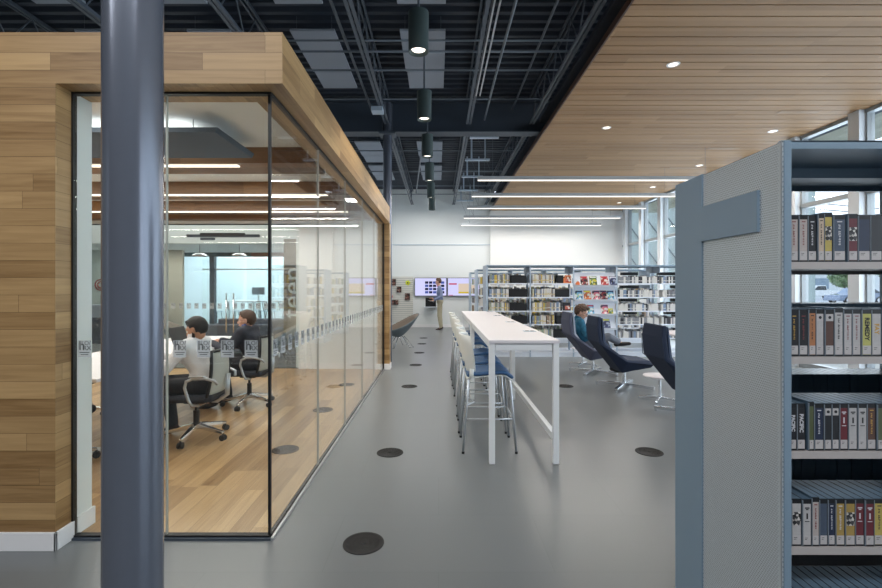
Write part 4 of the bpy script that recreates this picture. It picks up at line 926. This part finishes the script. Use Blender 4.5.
for li, its in plan:
    z = (1.505, 1.205, .905, .605, .305)[li]
    for k, (dx, a) in enumerate(its): magazine(FX+2*.91+dx-.02, z, a, .155, .20, '%s magazine on the %s of the white display bay, %s along' % (arts[a][0], ('top ledge', 'second ledge', 'third ledge', 'fourth ledge', 'fifth ledge')[li], ORD[k]), (a+k) % 4)
magazine(FX+2*.91+.73, .905, 1, .10, .12, 'small yellow booklet beside the last magazine of the third ledge', 1)
tag(MB().box((0, 0, 0), (.07, .05, .05)).prism([(0, .05), (.07, .05), (.035, .09)], 1, 0, .05).build('desk_ornament', pmat('orange_toy', srgb(210, 110, 50), .5), loc=(FX+1.865, FY-.045, 1.5055)), 'small orange block figure at the start of the top display ledge', 'ornament')
for x, li, lab in ((FX+.91+.70, 0, 'face-out book in gold and brown at the end of bay two, top shelf'), (FX+.91+.69, 2, 'black face-out book with red and white picture at the end of bay two')):
    t = thing('display_book', lab, 'book', (x, FY+.05, levels[li]+.0005), 0); t.rotation_euler = (-.25, 0, 0)
    MB().box((0, -.02, 0), (.17, 0, .17)).build('cover', am[4] if li == 0 else bcm['dark'], t); MB().box((.05, -.0215, .02), (.15, -.02, .10)).build('picture', am[2], t)
    if li == 2: MB().box((-.09, .0, 0), (-.01, .02, .19)).build('bookend', binm, t)
# ------------------------------------------------------------------ rear wall: slat wall, screens
sl = MB(); z = .19
while z < 1.80: sl.box((-3.0, WY-.030, z+.008), (-.93, WY-.0005, z+.068)); z += .076
sw = tag(sl.mat(1).box((-3.0, WY-.012, .18), (-.93, WY-.0004, 1.81)).build('slat_wall', [pmat('slatwall_white', srgb(216, 216, 210), .5), pmat('slat_groove_shade', srgb(168, 170, 170), .7)]), 'white slat wall display on the rear wall beside the screens', 'display wall')  # panel behind the slats darkened to put shade into the grooves
for i, (x, z, w, h, a, l) in enumerate([(-1.72, 1.52, .17, .24, 8, 'dark brown book cover hanging high on the white slat wall'), (-1.52, 1.27, .17, .22, 8, 'dark brown book cover near the middle of the white slat wall'), (-1.22, 1.0, .18, .24, 8, 'brown and black book cover on the white slat wall closest to the kiosk'),
        (-1.76, .82, .30, .18, 8, 'wide dark book cover lowest on the white slat wall'), (-1.76, 1.08, .09, .13, 2, 'small red booklet at the hidden edge of the white slat wall'), (-2.1, 1.3, .2, .25, 6, 'teal book cover on the slat wall behind the wooden box')]):
    t = tag(MB().box((0, 0, 0), (w, .02, h)).build('display_book', am[a], loc=(x, WY-.071, z)), l, 'book'); MB().box((0, -.03, -.01), (w, .04, 0)).build('holder', alum, t)
t = thing('yellow_flower', 'bright yellow paper flower fixed on the white slat wall', 'decoration', (-1.12, WY-.043, 1.62)); yel = pmat('yellow_paper', srgb(200, 206, 50), .6)
for k in range(5): a = k*2*PI/5; MB().ell((math.cos(a)*.055, 0, math.sin(a)*.055), (.04, .012, .04)).build('petal', yel, t, smooth=True)
MB().ell((0, -.01, 0), (.028, .015, .028)).build('centre', ink, t, smooth=True)
scr = emat('screen_lilac_white', srgb(204, 204, 244), 1.05); scb = emat('screen_blue', srgb(70, 90, 170), .9); scd = emat('screen_dark', srgb(40, 44, 80), .7); scr_r = emat('screen_red', srgb(200, 60, 90), .9); scy = emat('screen_tan', srgb(214, 196, 176), 1.0); scg = emat('screen_gold', srgb(206, 186, 60), .9)
def tv(x0, lab):
    t = thing('wall_screen', lab, 'television', (x0, WY, 1.135), 0, 'wall mounted screens')
    MB().box((0, -.075, 0), (1.17, -.02, .675)).box((.3, -.02, .15), (.87, 0, .5)).build('housing', blackplas, t, bevel=.004); MB().box((.018, -.0775, .022), (1.152, -.075, .655)).build('display', scr, t); return t
t = tv(-.87, 'wall screen showing a grid of dark thumbnails, behind the standing man')
for r_ in range(4):
    for c_ in range(5): MB().box((.38+c_*.145, -.079, .10+r_*.118), (.38+c_*.145+.12, -.0775, .10+r_*.118+.085)).build('thumbnail', (scb, scd, scb, scd, scr_r if (r_, c_) == (2, 3) else scd)[(c_+r_) % 5] if (r_, c_) != (2, 3) else scr_r, t)
t = tv(.325, 'wall screen showing a tan map picture, partly behind the grey shelving ends')
MB().box((.05, -.079, .42), (.34, -.0775, .47)).build('banner', scr_r, t); MB().box((.05, -.079, .03), (.2, -.0775, .05)).build('banner', scr_r, t); MB().box((.40, -.079, .16), (1.12, -.0775, .46)).build('map_picture', scy, t); MB().box((.40, -.079, .10), (1.12, -.0775, .16)).build('map_border', scg, t)
MB().beam((.85, -.080, .22), (1.10, -.080, .36), .02, .001).build('map_line', scb, t)
k_ = thing('kiosk_shelf', 'small white wall shelf under the thumbnail screen', 'shelf', (-.52, WY, .735)); MB().box((0, -.30, 0), (.50, 0, .025)).build('board', shelfwhite, k_); MB().box((.1, -.2, -.1), (.13, 0, 0)).box((.37, -.2, -.1), (.40, 0, 0)).build('bracket', alum, k_)
k_ = thing('kiosk_computer', 'black computer panel standing on the small white wall shelf', 'computer', (-.47, WY-.22, .7605)); MB().box((0, 0, 0), (.38, .03, .33)).build('body', blackplas, k_, bevel=.004); MB().box((.02, -.002, .02), (.36, 0, .31)).build('screen', scd if False else caseclear, k_); MB().box((.15, .03, 0), (.23, .14, .01)).build('foot', blackplas, k_)
# ------------------------------------------------------------------ outside
def groundmat():
    return pmat('parking_asphalt', srgb(176, 178, 180), .9, noise=.05, scale=.6)
struct(MB().box((6.95, -30, -.14), (160, 160, -.06)).build('ground_parking', groundmat()))
struct(MB().box((6.95, -10, -.055), (10.0, 30, -.02)).build('path_sidewalk', pmat('sidewalk', srgb(190, 188, 182), .9)))
soff = planks('soffit_boards', 1, 0, 3.0, .18, srgb(160, 160, 140), srgb(190, 190, 170), grain=.2)
struct(MB().box((WX+.42, -3.5, 4.34), (8.5, 18, 4.40)).build('roof_soffit', soff))
wing = pmat('concrete_wing_wall', srgb(160, 172, 168), .85, noise=.05, scale=1.5)
struct(MB().box((WX+.4, 21.0, -.1), (17, 21.4, 7.5)).build('wall_neighbour_wing', wing))
dg = MB()
for k in range(9): dg.beam((6.9+k*1.0, 20.97, 5.2), (9.1+k*1.0, 20.97, 2.2), .03)
struct(dg.build('trim_70', beampaint))
bw = pmat('far_building_wall', srgb(206, 210, 210), .8, noise=.02, scale=.3)
b = thing('building', 'pale low building across the parking lot', 'building', (70, 84, -.06)); MB().box((-24, 0, 0), (50, 20, 4.3)).build('wall', bw, b); MB().box((-24.3, -.4, 4.3), (50.3, 20, 4.7)).build('roof', shelfmetal, b)
for i in range(8): MB().box((-20+i*6, -.06, 1.2), (-17.6+i*6, 0, 3.1)).build('window', pmat('far_window_%d' % i, srgb(120, 140, 156), .3), b)
carblue = pmat('car_paint_blue_grey', srgb(116, 130, 152), .25, metal=.3, coat=.6); carwhite = pmat('car_paint_white', srgb(222, 224, 226), .3, coat=.6); dkglass = pmat('car_glass_dark', srgb(44, 54, 62), .1); tyre = pmat('tyre_rubber', srgb(22, 22, 24), .8); tail = pmat('tail_lamp_red', srgb(190, 40, 40), .3)
def vehicle(name, lab, cat, loc, rz, body, cabin, L, W, paint):
    t = thing(name, lab, cat, loc, rz)
    MB().prism(body, 1, -W/2, W/2).build('body', paint, t, bevel=.06, seg=3); MB().prism(cabin, 1, -W/2+.12, W/2-.12).build('cabin', paint, t, bevel=.05, seg=3)
    cx = sum(p[0] for p in cabin)/len(cabin); cz = sum(p[1] for p in cabin)/len(cabin)
    MB().prism([(cx+(p[0]-cx)*.86, cz+(p[1]-cz)*.74) for p in cabin], 1, -W/2+.09, W/2-.09).build('side_window', dkglass, t)
    for x in (L*.19, L*.80):
        for y in (-W/2+.1, W/2-.1):
            w = MB().cyl((x, y-.11, .33), (x, y+.11, .33), .33, n=28).build('wheel', tyre, t, bevel=.03); MB().cyl((x, y-.12, .33), (x, y+.12, .33), .19, n=20).build('rim', alum, w)
    MB().box((L-.04, -W/2+.08, .72), (L+.015, -W/2+.35, .88)).box((L-.04, W/2-.35, .72), (L+.015, W/2-.08, .88)).build('tail_lamp', tail, t); return t
vehicle('car', 'blue-grey sedan parked outside, seen between the shelves of the near bookcase', 'car', (36.2, 43, -.06), 0, [(0, .28), (4.6, .28), (4.62, .85), (4.3, .98), (1.4, .95), (.15, .78)], [(1.15, .9), (1.9, 1.42), (3.3, 1.45), (4.1, .95)], 4.6, 1.8, carblue)
t = vehicle('pickup_truck', 'white pickup truck parked beyond the blue-grey sedan', 'truck', (46.2, 60, -.06), 0, [(0, .4), (5.4, .4), (5.4, 1.05), (3.3, 1.08), (1.5, 1.12), (.15, 1.0)], [(1.4, 1.05), (1.95, 1.72), (3.1, 1.74), (3.25, 1.05)], 5.4, 1.9, carwhite)
leafm = pmat('leaf_green', srgb(128, 150, 108), .6, noise=.35, scale=2); bark = pmat('bark_brown', srgb(96, 82, 70), .9)
def tree(loc, h, r, lab, n=900):
    t = thing('tree', lab, 'tree', loc); tr = MB().tube([(0, 0, 0), (.05, 0, h*.3), (0, .05, h*.55), (.1, 0, h*.8)], .09*h/4, n=8)
    for k in range(7): a = k*.9; tr.tube([(0, 0, h*.35+k*.05*h), (math.cos(a)*r*.6, math.sin(a)*r*.6, h*.62+k*.03*h)], .03*h/4, n=5)
    tr.build('trunk', bark, t); m = MB()
    for k in range(n):
        while True:
            p = Vector((R.uniform(-1, 1), R.uniform(-1, 1), R.uniform(-1, 1)))
            if .35 < p.length < 1: break
        c = Vector((p.x*r, p.y*r, h*.68+p.z*h*.32)); a = Vector((R.uniform(-1, 1), R.uniform(-1, 1), R.uniform(-1, 1))).normalized()*.24; b_ = a.cross(Vector((R.uniform(-1, 1), R.uniform(-1, 1), R.uniform(-1, 1)))).normalized()*.13
        m.add([c-a, c+b_, c+a, c-b_], [(0, 1, 2, 3)])
    m.build('foliage', leafm, t)
tree((44.5, 51, -.06), 4.2, 1.5, 'small green tree standing behind the blue-grey sedan'); tree((55, 55, -.06), 5.5, 2.6, 'green tree past the rear end of the blue-grey sedan', 1200)
tree((70, 70, -.06), 7, 4, 'broad tree in front of the pale building', 1200)
for i, (z0, z1) in enumerate([(10.6, 7.9), (10.0, 7.4), (9.3, 6.9)]):
    tag(MB().tube([(26, 60, z0*1.35), (50, 50, z1*1.22), (75, 42, z0*1.1)], .05, n=5).build('power_line', beampaint), 'dark overhead power line crossing the bright sky, %s from the top' % ORD[i], 'power line', 'overhead power lines')
# ------------------------------------------------------------------ people
skin = pmat('skin_fair', srgb(206, 160, 138), .5, noise=.03, scale=40, spec=.3); skin2 = pmat('skin_olive', srgb(188, 140, 112), .5, noise=.03, scale=40, spec=.3)
hairdark = pmat('hair_dark_brown', srgb(20, 14, 13), .55, noise=.3, scale=120, bump=.5); hairbrown = pmat('hair_brown', srgb(74, 52, 38), .6, noise=.3, scale=120, bump=.5)
eyew = pmat('eye_white', (.75, .75, .73), .2); eyed = pmat('eye_dark', (.02, .015, .01), .2); lipm = pmat('lip', srgb(170, 104, 96), .5)
def V(*a): return Vector(a)
def head_parts(m, C, F, U, Rt, s=1.0):
    rot = Matrix((F, Rt, U)).transposed()
    L = lambda f, r, u: C + (F*f + Rt*r + U*u)*s
    m.ell(L(-.008, 0, .022), (.098*s, .077*s, .098*s), rot, 28, 18)          # skull
    m.ell(L(.030, 0, -.040), (.062*s, .058*s, .070*s), rot, 24, 14)          # face and jaw
    m.ell(L(.062, 0, -.088), (.028*s, .026*s, .022*s), rot, 16, 10)          # chin
    m.ell(L(.076, 0, .024), (.022*s, .052*s, .016*s), rot, 16, 10)           # brow
    m.caps(L(.086, 0, .012), L(.108, 0, -.028), .010*s, .014*s, 10)          # nose
    m.ell(L(.098, .010, -.033), (.010*s, .009*s, .008*s), rot, 10, 8); m.ell(L(.098, -.010, -.033), (.010*s, .009*s, .008*s), rot, 10, 8)
    m.ell(L(.086, 0, -.060), (.012*s, .024*s, .010*s), rot, 14, 8)           # mouth mound
    for q in (-1, 1):
        m.ell(L(.058, q*.040, -.020), (.026*s, .022*s, .022*s), rot, 12, 8)  # cheek
        m.ell(L(-.004, q*.078, -.010), (.018*s, .010*s, .031*s), rot, 12, 10); m.ell(L(-.010, q*.085, .004), (.014*s, .006*s, .018*s), rot, 10, 8)  # ear
    return L, rot
def hand(m, wr, d, palm, flip=1, s=1.0, curl=.5):
    """palm volume with four bent fingers of unequal length and a thumb off its side"""
    d = d.normalized(); n = (palm - d*palm.dot(d)).normalized(); side = d.cross(n).normalized()*flip
    m.caps(wr, wr+d*.03*s, .024*s, .026*s, 10)
    for k, (o, ln) in enumerate(((.030, .070), (.010, .080), (-.010, .074), (-.029, .058))):
        b = wr + d*.085*s + side*o*s; m.caps(wr + d*.02*s + side*o*.6*s, b, .0165*s, .0125*s, 10)
        c1 = curl*.5; c2 = curl*1.3
        p1 = b + (d*math.cos(c1) + n*math.sin(c1))*ln*.5*s + side*o*.10*s; p2 = p1 + (d*math.cos(c2) + n*math.sin(c2))*ln*.30*s; p3 = p2 + (d*math.cos(c2*1.4) + n*math.sin(c2*1.4))*ln*.24*s
        m.caps(b, p1, .0095*s, .0088*s, 8).caps(p1, p2, .0088*s, .008*s, 8).caps(p2, p3, .008*s, .0068*s, 8)
    t0 = wr + d*.025*s + side*.024*s; t1 = t0 + (d*.6 + side*.8 + n*.25).normalized()*.036*s; t2 = t1 + (d*.9 + side*.35 + n*.35).normalized()*.03*s
    m.caps(t0, t1, .014*s, .011*s, 8).caps(t1, t2, .0105*s, .008*s, 8)
def person(lab, J, skinm, hairm, top, bottom, shoem, s=1.0, jacket=None, beard=False, glasses=False, curly=False, torso_w=1.0, sleeve=1.0, belt=None):
    t = thing('person', lab, 'person', (J['pelvis'].x, J['pelvis'].y, 0)); org = Vector((J['pelvis'].x, J['pelvis'].y, 0))
    J = {k: (v-org if k[:2] in ('pe', 'ch', 'ne', 'he', 'sh', 'hi', 'kn', 'an', 'to', 'el', 'wr') else v) for k, v in J.items()}
    F, U = J['F'].normalized(), J['U']; U = (U - F*U.dot(F)).normalized(); Rt = U.cross(F)
    def torso(m, e):
        w = torso_w; sh = (J['shR']-J['shL']).normalized(); hp = (J['hipR']-J['hipL']).normalized()
        pe, ch, nk = J['pelvis'], J['chest'], J['neck']; mid = pe.lerp(ch, .5) + J.get('bend', V(0, 0, 0))
        m.caps(pe-hp*.075, pe+hp*.075, .112+e); m.caps(mid-hp*.06*w, mid+hp*.06*w, .108+e); m.caps(ch-sh*.085*w, ch+sh*.085*w, .112+e)
        for q in (-1, 0, 1):
            m.caps(pe+hp*.07*q, mid+hp*.06*q*w, .108+e, .106+e); m.caps(mid+hp*.06*q*w, ch+sh*.08*q*w, .106+e, .110+e)
        up = ch.lerp(nk, .60); m.caps(J['shL']+(up-J['shL'])*.12, up, .062+e, .07+e); m.caps(J['shR']+(up-J['shR'])*.12, up, .062+e, .07+e)
        m.caps(ch-sh*.08, J['shL'], .095+e, .060+e); m.caps(ch+sh*.08, J['shR'], .095+e, .060+e); m.caps(ch, up, .10+e, .07+e)
    def arm(m, q, e, frac=1.0):
        a, b, c = J['sh'+q], J['el'+q], J['wr'+q]; c = b.lerp(c, frac); m.caps(a, b, .052+e, .041+e).caps(b, c, .041+e, .029+e*1.2)
    def leg(m, q, e, frac=1.0):
        a, b, c = J['hip'+q], J['kn'+q], J['an'+q]; m.caps(a, b, .082+e, .058+e).caps(b, b.lerp(c, .35), .056+e, .055+e).caps(b.lerp(c, .35), b.lerp(c, frac), .055+e, .040+e*1.6)
    m = MB(); torso(m, -.016)
    for q in 'LR': arm(m, q, -.006); leg(m, q, -.010); hand(m, J['wr'+q], J['hand'+q], J['palm'+q], 1 if q == 'L' else -1, .98, J.get('curl', .5)); dn = J.get('sole'+q, V(0, 0, -1)); m.caps(J['an'+q]+dn*.02, J['toe'+q]-(J['toe'+q]-J['an'+q])*.2+dn*.035, .030, .018)
    m.caps(J['neck'] - U*.02, J['head'] - U*.055 - F*.012, .054, .050); head_parts(m, J['head'], F, U, Rt, s)
    link('body', blob(m, .0075, 4, .5), skinm, t, smooth=True)
    L = lambda f, r, u: J['head'] + (F*f + Rt*r + U*u)*s
    rot = Matrix((F, Rt, U)).transposed()
    for q in (-1, 1):
        e = MB().ell(L(.080, q*.030, .004), (.011, .012, .010), rot, 12, 8).build('eye', eyew, t, smooth=True); MB().ell(L(.0895, q*.031, .004), (.003, .006, .006), rot, 10, 6).build('iris', eyed, e)
        MB().caps(L(.092, q*.016, .024), L(.083, q*.048, .026), .004, .003, 6).build('eyebrow', hairm, t)
    MB().caps(L(.0965, -.018, -.060), L(.0965, .018, -.060), .0045, .0045, 8).build('lips', lipm, t, smooth=True)
    # hair: volume over crown, sides and nape, cut back from the face
    hm = MB(); rr = random.Random(3)
    nU, nV = 40, 26
    for jj in range(nV):
        for ii in range(nU):
            th = PI*(jj+.5)/nV; ph = 2*PI*ii/nU; f, r, u = math.sin(th)*math.cos(ph), math.sin(th)*math.sin(ph), math.cos(th)
            pf, pr, pu = -.008+.099*f, .077*r, .024+.099*u
            front = pf > .052
            if front and pu < .068: continue
            if -.012 < pf <= .052 and pu < .020 + (.03 if pf > .03 else 0): continue
            if pf <= -.012 and pu < (-.058 if pf < -.04 else -.03): continue
            sz = .009 if not curly else rr.uniform(.011, .017); j_ = rr.uniform(0, .004 if not curly else .012)
            p = L(pf + f*j_, pr + r*j_, pu + u*j_); hm.ell(p, (sz, sz, sz), None, 8, 6)
    if not curly: hm.ell(L(.044, .0, .102), (.040, .050, .016), rot, 16, 10)
    else: hm.ell(L(.055, 0, .105), (.05, .06, .028), rot, 16, 10)
    link('hair', blob(hm, .006, 2 if curly else 5, .5), hairm, t, smooth=True)
    if beard:
        bm = MB()
        for q in (-1, 1): bm.caps(L(.010, q*.070, -.02), L(.030, q*.056, -.075), .011, .016, 8).caps(L(.030, q*.056, -.075), L(.075, q*.014, -.098), .016, .018, 8).caps(L(.092, q*.004, -.050), L(.080, q*.026, -.066), .006, .008, 8)
        bm.caps(L(.082, -.012, -.088), L(.082, .012, -.088), .020); link('beard', blob(bm, .005, 4, .5), hairm, t, smooth=True)
    if glasses:
        g = MB()
        for q in (-1, 1):
            g.tube([L(.104, q*.032, .004) + (Rt*math.cos(a)*.021 + U*math.sin(a)*.014) for a in [k*PI/8 for k in range(16)]], .0018, n=6, closed=True); g.tube([L(.104, q*.053, .008), L(.085, q*.074, .008), L(.0, q*.084, .006)], .002, n=6)
        g.tube([L(.104, -.011, .006), L(.106, .011, .006)], .0018, n=6).build('glasses', blackplas, t)
    m = MB(); torso(m, .0)
    for q in 'LR': arm(m, q, .006, .94*sleeve)
    m.caps(J['neck']-U*.045, J['neck']-U*.012, .066, .060)
    link('shirt', blob(m, .009, 7, .6), top, t, smooth=True)
    cm = MB(); K = 18; c0 = J['neck'] - U*.012 ; ax = ((J['head']-U*.055) - J['neck']).normalized(); x_, y_, _ = frame(ax)
    cm.grid([[c0 + ax*z + (x_*math.cos(2*PI*k/K) + y_*math.sin(2*PI*k/K))*r for k in range(K+1)] for r, z in ((.068, -.02), (.062, .015), (.060, .032), (.068, .010))]).build('collar', top, t, smooth=True, solid=.004)
    if jacket:
        m = MB(); torso(m, .012)
        for q in 'LR': arm(m, q, .016, .90)
        link('jacket', blob(m, .010, 6, .6), jacket, t, smooth=True)
    m = MB(); hp = (J['hipR']-J['hipL']).normalized(); m.caps(J['pelvis']-hp*.075-U*.01, J['pelvis']+hp*.075-U*.01, .119)
    for q in 'LR': leg(m, q, .010, .98); m.caps(J['pelvis'], J['hip'+q], .11, .095)
    link('trousers', blob(m, .010, 6, .6), bottom, t, smooth=True)
    for q in 'LR':
        a, b = J['an'+q], J['toe'+q]; d = (b-a).normalized(); dn = J.get('sole'+q, V(0, 0, -1)); m = MB()
        heel = a + dn*.045 - d*.035; m.caps(heel, heel+d*.10, .036, .037, 12).caps(heel+d*.10, heel+d*.22, .040, .030, 12).caps(heel+d*.01, a-dn*.02+d*.005, .040, .047, 12)
        sh = link('shoe', blob(m, .008, 4, .5), shoem, t, smooth=True)
    if belt: pass
    return t
shirtw = pmat('white_shirt_cotton', srgb(226, 226, 230), .75, noise=.04, scale=14, bump=.6); suit = pmat('charcoal_suit', srgb(40, 42, 54), .8, noise=.15, scale=120, bump=.2); blueshirt = pmat('blue_shirt', srgb(96, 112, 180), .75, noise=.05)
trb = pmat('black_trousers', srgb(22, 24, 32), .8, noise=.1, scale=80); teal = pmat('teal_plaid_shirt', srgb(40, 104, 132), .8, noise=.35, scale=26, bump=.3); greyp = pmat('grey_jeans', srgb(98, 102, 112), .85, noise=.12, scale=80, bump=.2)
khaki = pmat('khaki_trousers', srgb(176, 168, 144), .8, noise=.05); bluegs = pmat('blue_grey_sweater', srgb(122, 134, 166), .85, noise=.08, scale=60, bump=.2); shoeb = pmat('black_shoe', srgb(18, 18, 22), .4); shoebr = pmat('dark_brown_shoe', srgb(52, 26, 26), .4)
def seated(x, y, z0, lean=.10, look=V(-1, 0, -.35), tw=1.0, **k):
    """facing -x on an office chair; left side of the body toward the camera"""
    zs = z0+.455
    J = dict(pelvis=V(x+.03, y, zs+.085), chest=V(x-.02-lean, y, zs+.36), neck=V(x-.05-lean, y, zs+.53), bend=V(.035, 0, 0), head=V(x-.085-lean, y, zs+.695),
             shL=V(x-.03-lean, y-.195*tw, zs+.455), shR=V(x-.03-lean, y+.195*tw, zs+.455), hipL=V(x-.02, y-.10, zs+.065), hipR=V(x-.02, y+.10, zs+.065),
             knL=V(x-.43, y-.14, zs+.06), knR=V(x-.43, y+.13, zs+.06), anL=V(x-.42, y-.15, z0+.095), anR=V(x-.36, y+.12, z0+.095), toeL=V(x-.54, y-.16, z0+.045), toeR=V(x-.48, y+.13, z0+.045),
             elL=V(x-.17-lean, y-.27, zs+.24), elR=V(x-.17-lean, y+.25, zs+.24), wrL=V(x-.44-lean*.5, y-.13, z0+.785), wrR=V(x-.44-lean*.5, y+.10, z0+.785),
             handL=V(-1, .35, -.05), handR=V(-1, -.45, -.05), palmL=V(0, 0, -1), palmR=V(0, 0, -1), F=look, U=V(0, 0, 1))
    J.update(k); return J
person('man with dark hair and beard in a white shirt, seated at the meeting table', seated(-2.28, 4.50, Z0, .04, V(-1, .02, -.36), head=V(-2.335, 4.50, 1.062)), skin2, hairdark, shirtw, trb, shoebr, beard=True, s=.97)
person('man with glasses in a dark suit jacket, seated farther along the meeting table', seated(-2.30, 5.76, Z0, .03, V(-1, -.10, -.06), head=V(-2.37, 5.76, 1.06)), skin, hairbrown, blueshirt, trb, shoeb, jacket=suit, glasses=True, s=1.0)
ph = thing('phone', 'dark phone lying by the bearded man\'s hands on the meeting table', 'phone', (-2.93, 4.50, .7545)); MB().box((-.07, -.036, 0), (.07, .036, .008)).build('body', blackplas, ph, bevel=.004); MB().box((-.062, -.031, .008), (.062, .031, .0085)).build('screen', caseclear, ph)
# reading boy, faces +x : his right side toward the camera
x, y = 2.42, 7.90; zs = .42
J = dict(pelvis=V(x+.11, y, zs+.125), chest=V(x-.07, y, zs+.38), neck=V(x-.04, y, zs+.53), bend=V(-.01, 0, 0), head=V(x+.0, y-.01, zs+.625), shR=V(x-.05, y-.17, zs+.47), shL=V(x-.05, y+.17, zs+.47),
         hipR=V(x+.16, y-.09, zs+.11), hipL=V(x+.16, y+.09, zs+.11), knL=V(x+.44, y+.12, zs+.10), anL=V(x+.60, y+.14, .095), toeL=V(x+.74, y+.12, .045), knR=V(x+.42, y-.10, zs+.22), anR=V(x+.66, y+.10, zs+.11), toeR=V(x+.81, y+.06, zs+.125), soleR=V(.1, .1, -1),
         elR=V(x+.02, y-.22, zs+.24), elL=V(x+.02, y+.21, zs+.24), wrR=V(x+.22, y-.09, zs+.345), wrL=V(x+.22, y+.08, zs+.345), handR=V(.9, .45, .35), handL=V(.9, -.45, .35), palmR=V(.2, .3, .9), palmL=V(.2, -.3, .9), curl=.9, F=V(1, -.45, -.50), U=V(0, 0, 1))
person('boy with curly brown hair in a teal shirt, reading with legs crossed', J, skin, hairbrown, teal, greyp, shoeb, curly=True, glasses=True, torso_w=1.05)
ph = thing('phone', 'dark phone held up in the reading boy\'s hands', 'phone', (x+.33, y, zs+.405)); ph.rotation_euler = (0, -.6, 0); MB().box((-.07, -.036, 0), (.07, .036, .008)).build('body', blackplas, ph, bevel=.004); MB().box((-.062, -.031, .008), (.062, .031, .0085)).build('screen', caseclear, ph)
# standing man at the screens, faces -x and a little toward the wall
x, y = .05, 16.05
J = dict(pelvis=V(x, y, .98), chest=V(x-.01, y, 1.30), neck=V(x-.02, y, 1.50), head=V(x-.05, y, 1.655), shL=V(x, y-.19, 1.43), shR=V(x, y+.19, 1.43), hipL=V(x, y-.09, .93), hipR=V(x, y+.09, .93),
         knL=V(x-.03, y-.10, .50), knR=V(x+.01, y+.10, .50), anL=V(x+.03, y-.10, .095), anR=V(x+.05, y+.11, .095), toeL=V(x-.10, y-.12, .045), toeR=V(x-.08, y+.12, .045), elL=V(x+.03, y-.24, 1.14), elR=V(x+.0, y+.24, 1.14), wrL=V(x-.20, y-.19, 1.02), wrR=V(x-.22, y+.16, 1.08),
         handL=V(-1, .1, -.05), handR=V(-1, 0, .1), palmL=V(0, 0, -1), palmR=V(0, 0, -1), F=V(-1, .35, -.12), U=V(0, 0, 1))
person('standing man in a blue-grey top and khaki trousers facing the wall screens', J, skin, hairbrown, bluegs, khaki, shoebr)
pp = tag(MB().box((-.11, -.08, 0), (.10, .08, .006)).build('paper_sheet', paperw, loc=(x-.29, y-.17, .985)), 'white paper held by the standing man', 'paper'); pp.rotation_euler = (0, .25, 0)
# ------------------------------------------------------------------ light
w = bpy.data.worlds.new('sky'); S.world = w; w.use_nodes = True; t = w.node_tree; t.nodes.clear()
o = t.nodes.new('ShaderNodeOutputWorld'); bg = t.nodes.new('ShaderNodeBackground'); t.links.new(bg.outputs[0], o.inputs[0])
tc = t.nodes.new('ShaderNodeTexCoord'); sp = t.nodes.new('ShaderNodeSeparateXYZ'); t.links.new(tc.outputs['Generated'], sp.inputs[0])
cr = t.nodes.new('ShaderNodeValToRGB'); t.links.new(sp.outputs[2], cr.inputs[0]); e = cr.color_ramp.elements
e[0].position = 0; e[0].color = (.80, .86, .92, 1); e[1].position = .6; e[1].color = (.62, .78, 1.0, 1)
t.links.new(cr.outputs[0], bg.inputs[0]); bg.inputs[1].default_value = 1.9
def area(name, loc, sx, sy, power, rot=(0, 0, 0), col=(1, .97, .93)):
    l = bpy.data.lights.new(name, 'AREA'); l.shape = 'RECTANGLE'; l.size = sx; l.size_y = sy; l.energy = power; l.color = col
    o = bpy.data.objects.new(name, l); COL.objects.link(o); o.location = loc; o.rotation_euler = rot; return o
# daylight entering through the glass wall
for k in range(4): area('daylight_%d' % k, (WX+.30, -1.2+4.8*k, 2.2), 3.9, 4.6, 165, (0, PI/2, 0), (.80, .90, 1.0))
area('entrance_fill', (-1.6, -1.1, 4.9), 6.6, 1.0, 270, (math.radians(35), 0, 0), (.97, .98, 1.0))  # unseen fill added above and behind the camera to light the wooden facade
area('room_lamp_row', (-3.9, 3.25, 2.78), 3.6, .25, 30); area('room_fill_b', (-3.9, 5.35, 2.78), 4.2, .25, 30); area('room_fill_c', (-3.5, 6.75, 2.78), 3.6, .25, 24)  # added area fills under the meeting room ceiling, without fixtures
area('room_ceiling_fill', (-3.3, 3.94, 2.712), 2.6, .5, 9, (PI, 0, 0), (1, .98, .95)); area('teen_lamp_row', (-6.5, 12.0, 2.48), 5, .8, 60); area('teen_fill_b', (-7, 16.5, 3.95), 6, 2, 520, col=(.88, .95, 1)); area('teen_fill_c', (-6, 9.7, 4.4), 5, .6, 110)  # unseen fills added to brighten the meeting room ceiling and the teen room
area('deck_fill', (-.2, 15.2, 4.3), 2.5, .6, 60)  # added fill below the deck near the rear wall, no fixture modelled
# ------------------------------------------------------------------ camera
cd = bpy.data.cameras.new('cam'); cam = bpy.data.objects.new('camera', cd); COL.objects.link(cam); S.camera = cam
cam.location = (0, 0, 1.47); cam.rotation_euler = (PI/2, 0, 0); cd.lens = 19.0; cd.sensor_width = 36; cd.clip_start = .05; cd.clip_end = 400
cd.shift_x = 2.5/882; cd.shift_y = -7/882
S.view_settings.view_transform = 'Standard'; S.view_settings.look = 'None'; S.view_settings.gamma = 1; S.view_settings.use_curve_mapping = False; S.view_settings.exposure = .1
S.cycles.use_denoising = True; S.cycles.max_bounces = 8; S.cycles.diffuse_bounces = 4; S.cycles.glossy_bounces = 4; S.cycles.transparent_max_bounces = 16; S.cycles.sample_clamp_indirect = 6
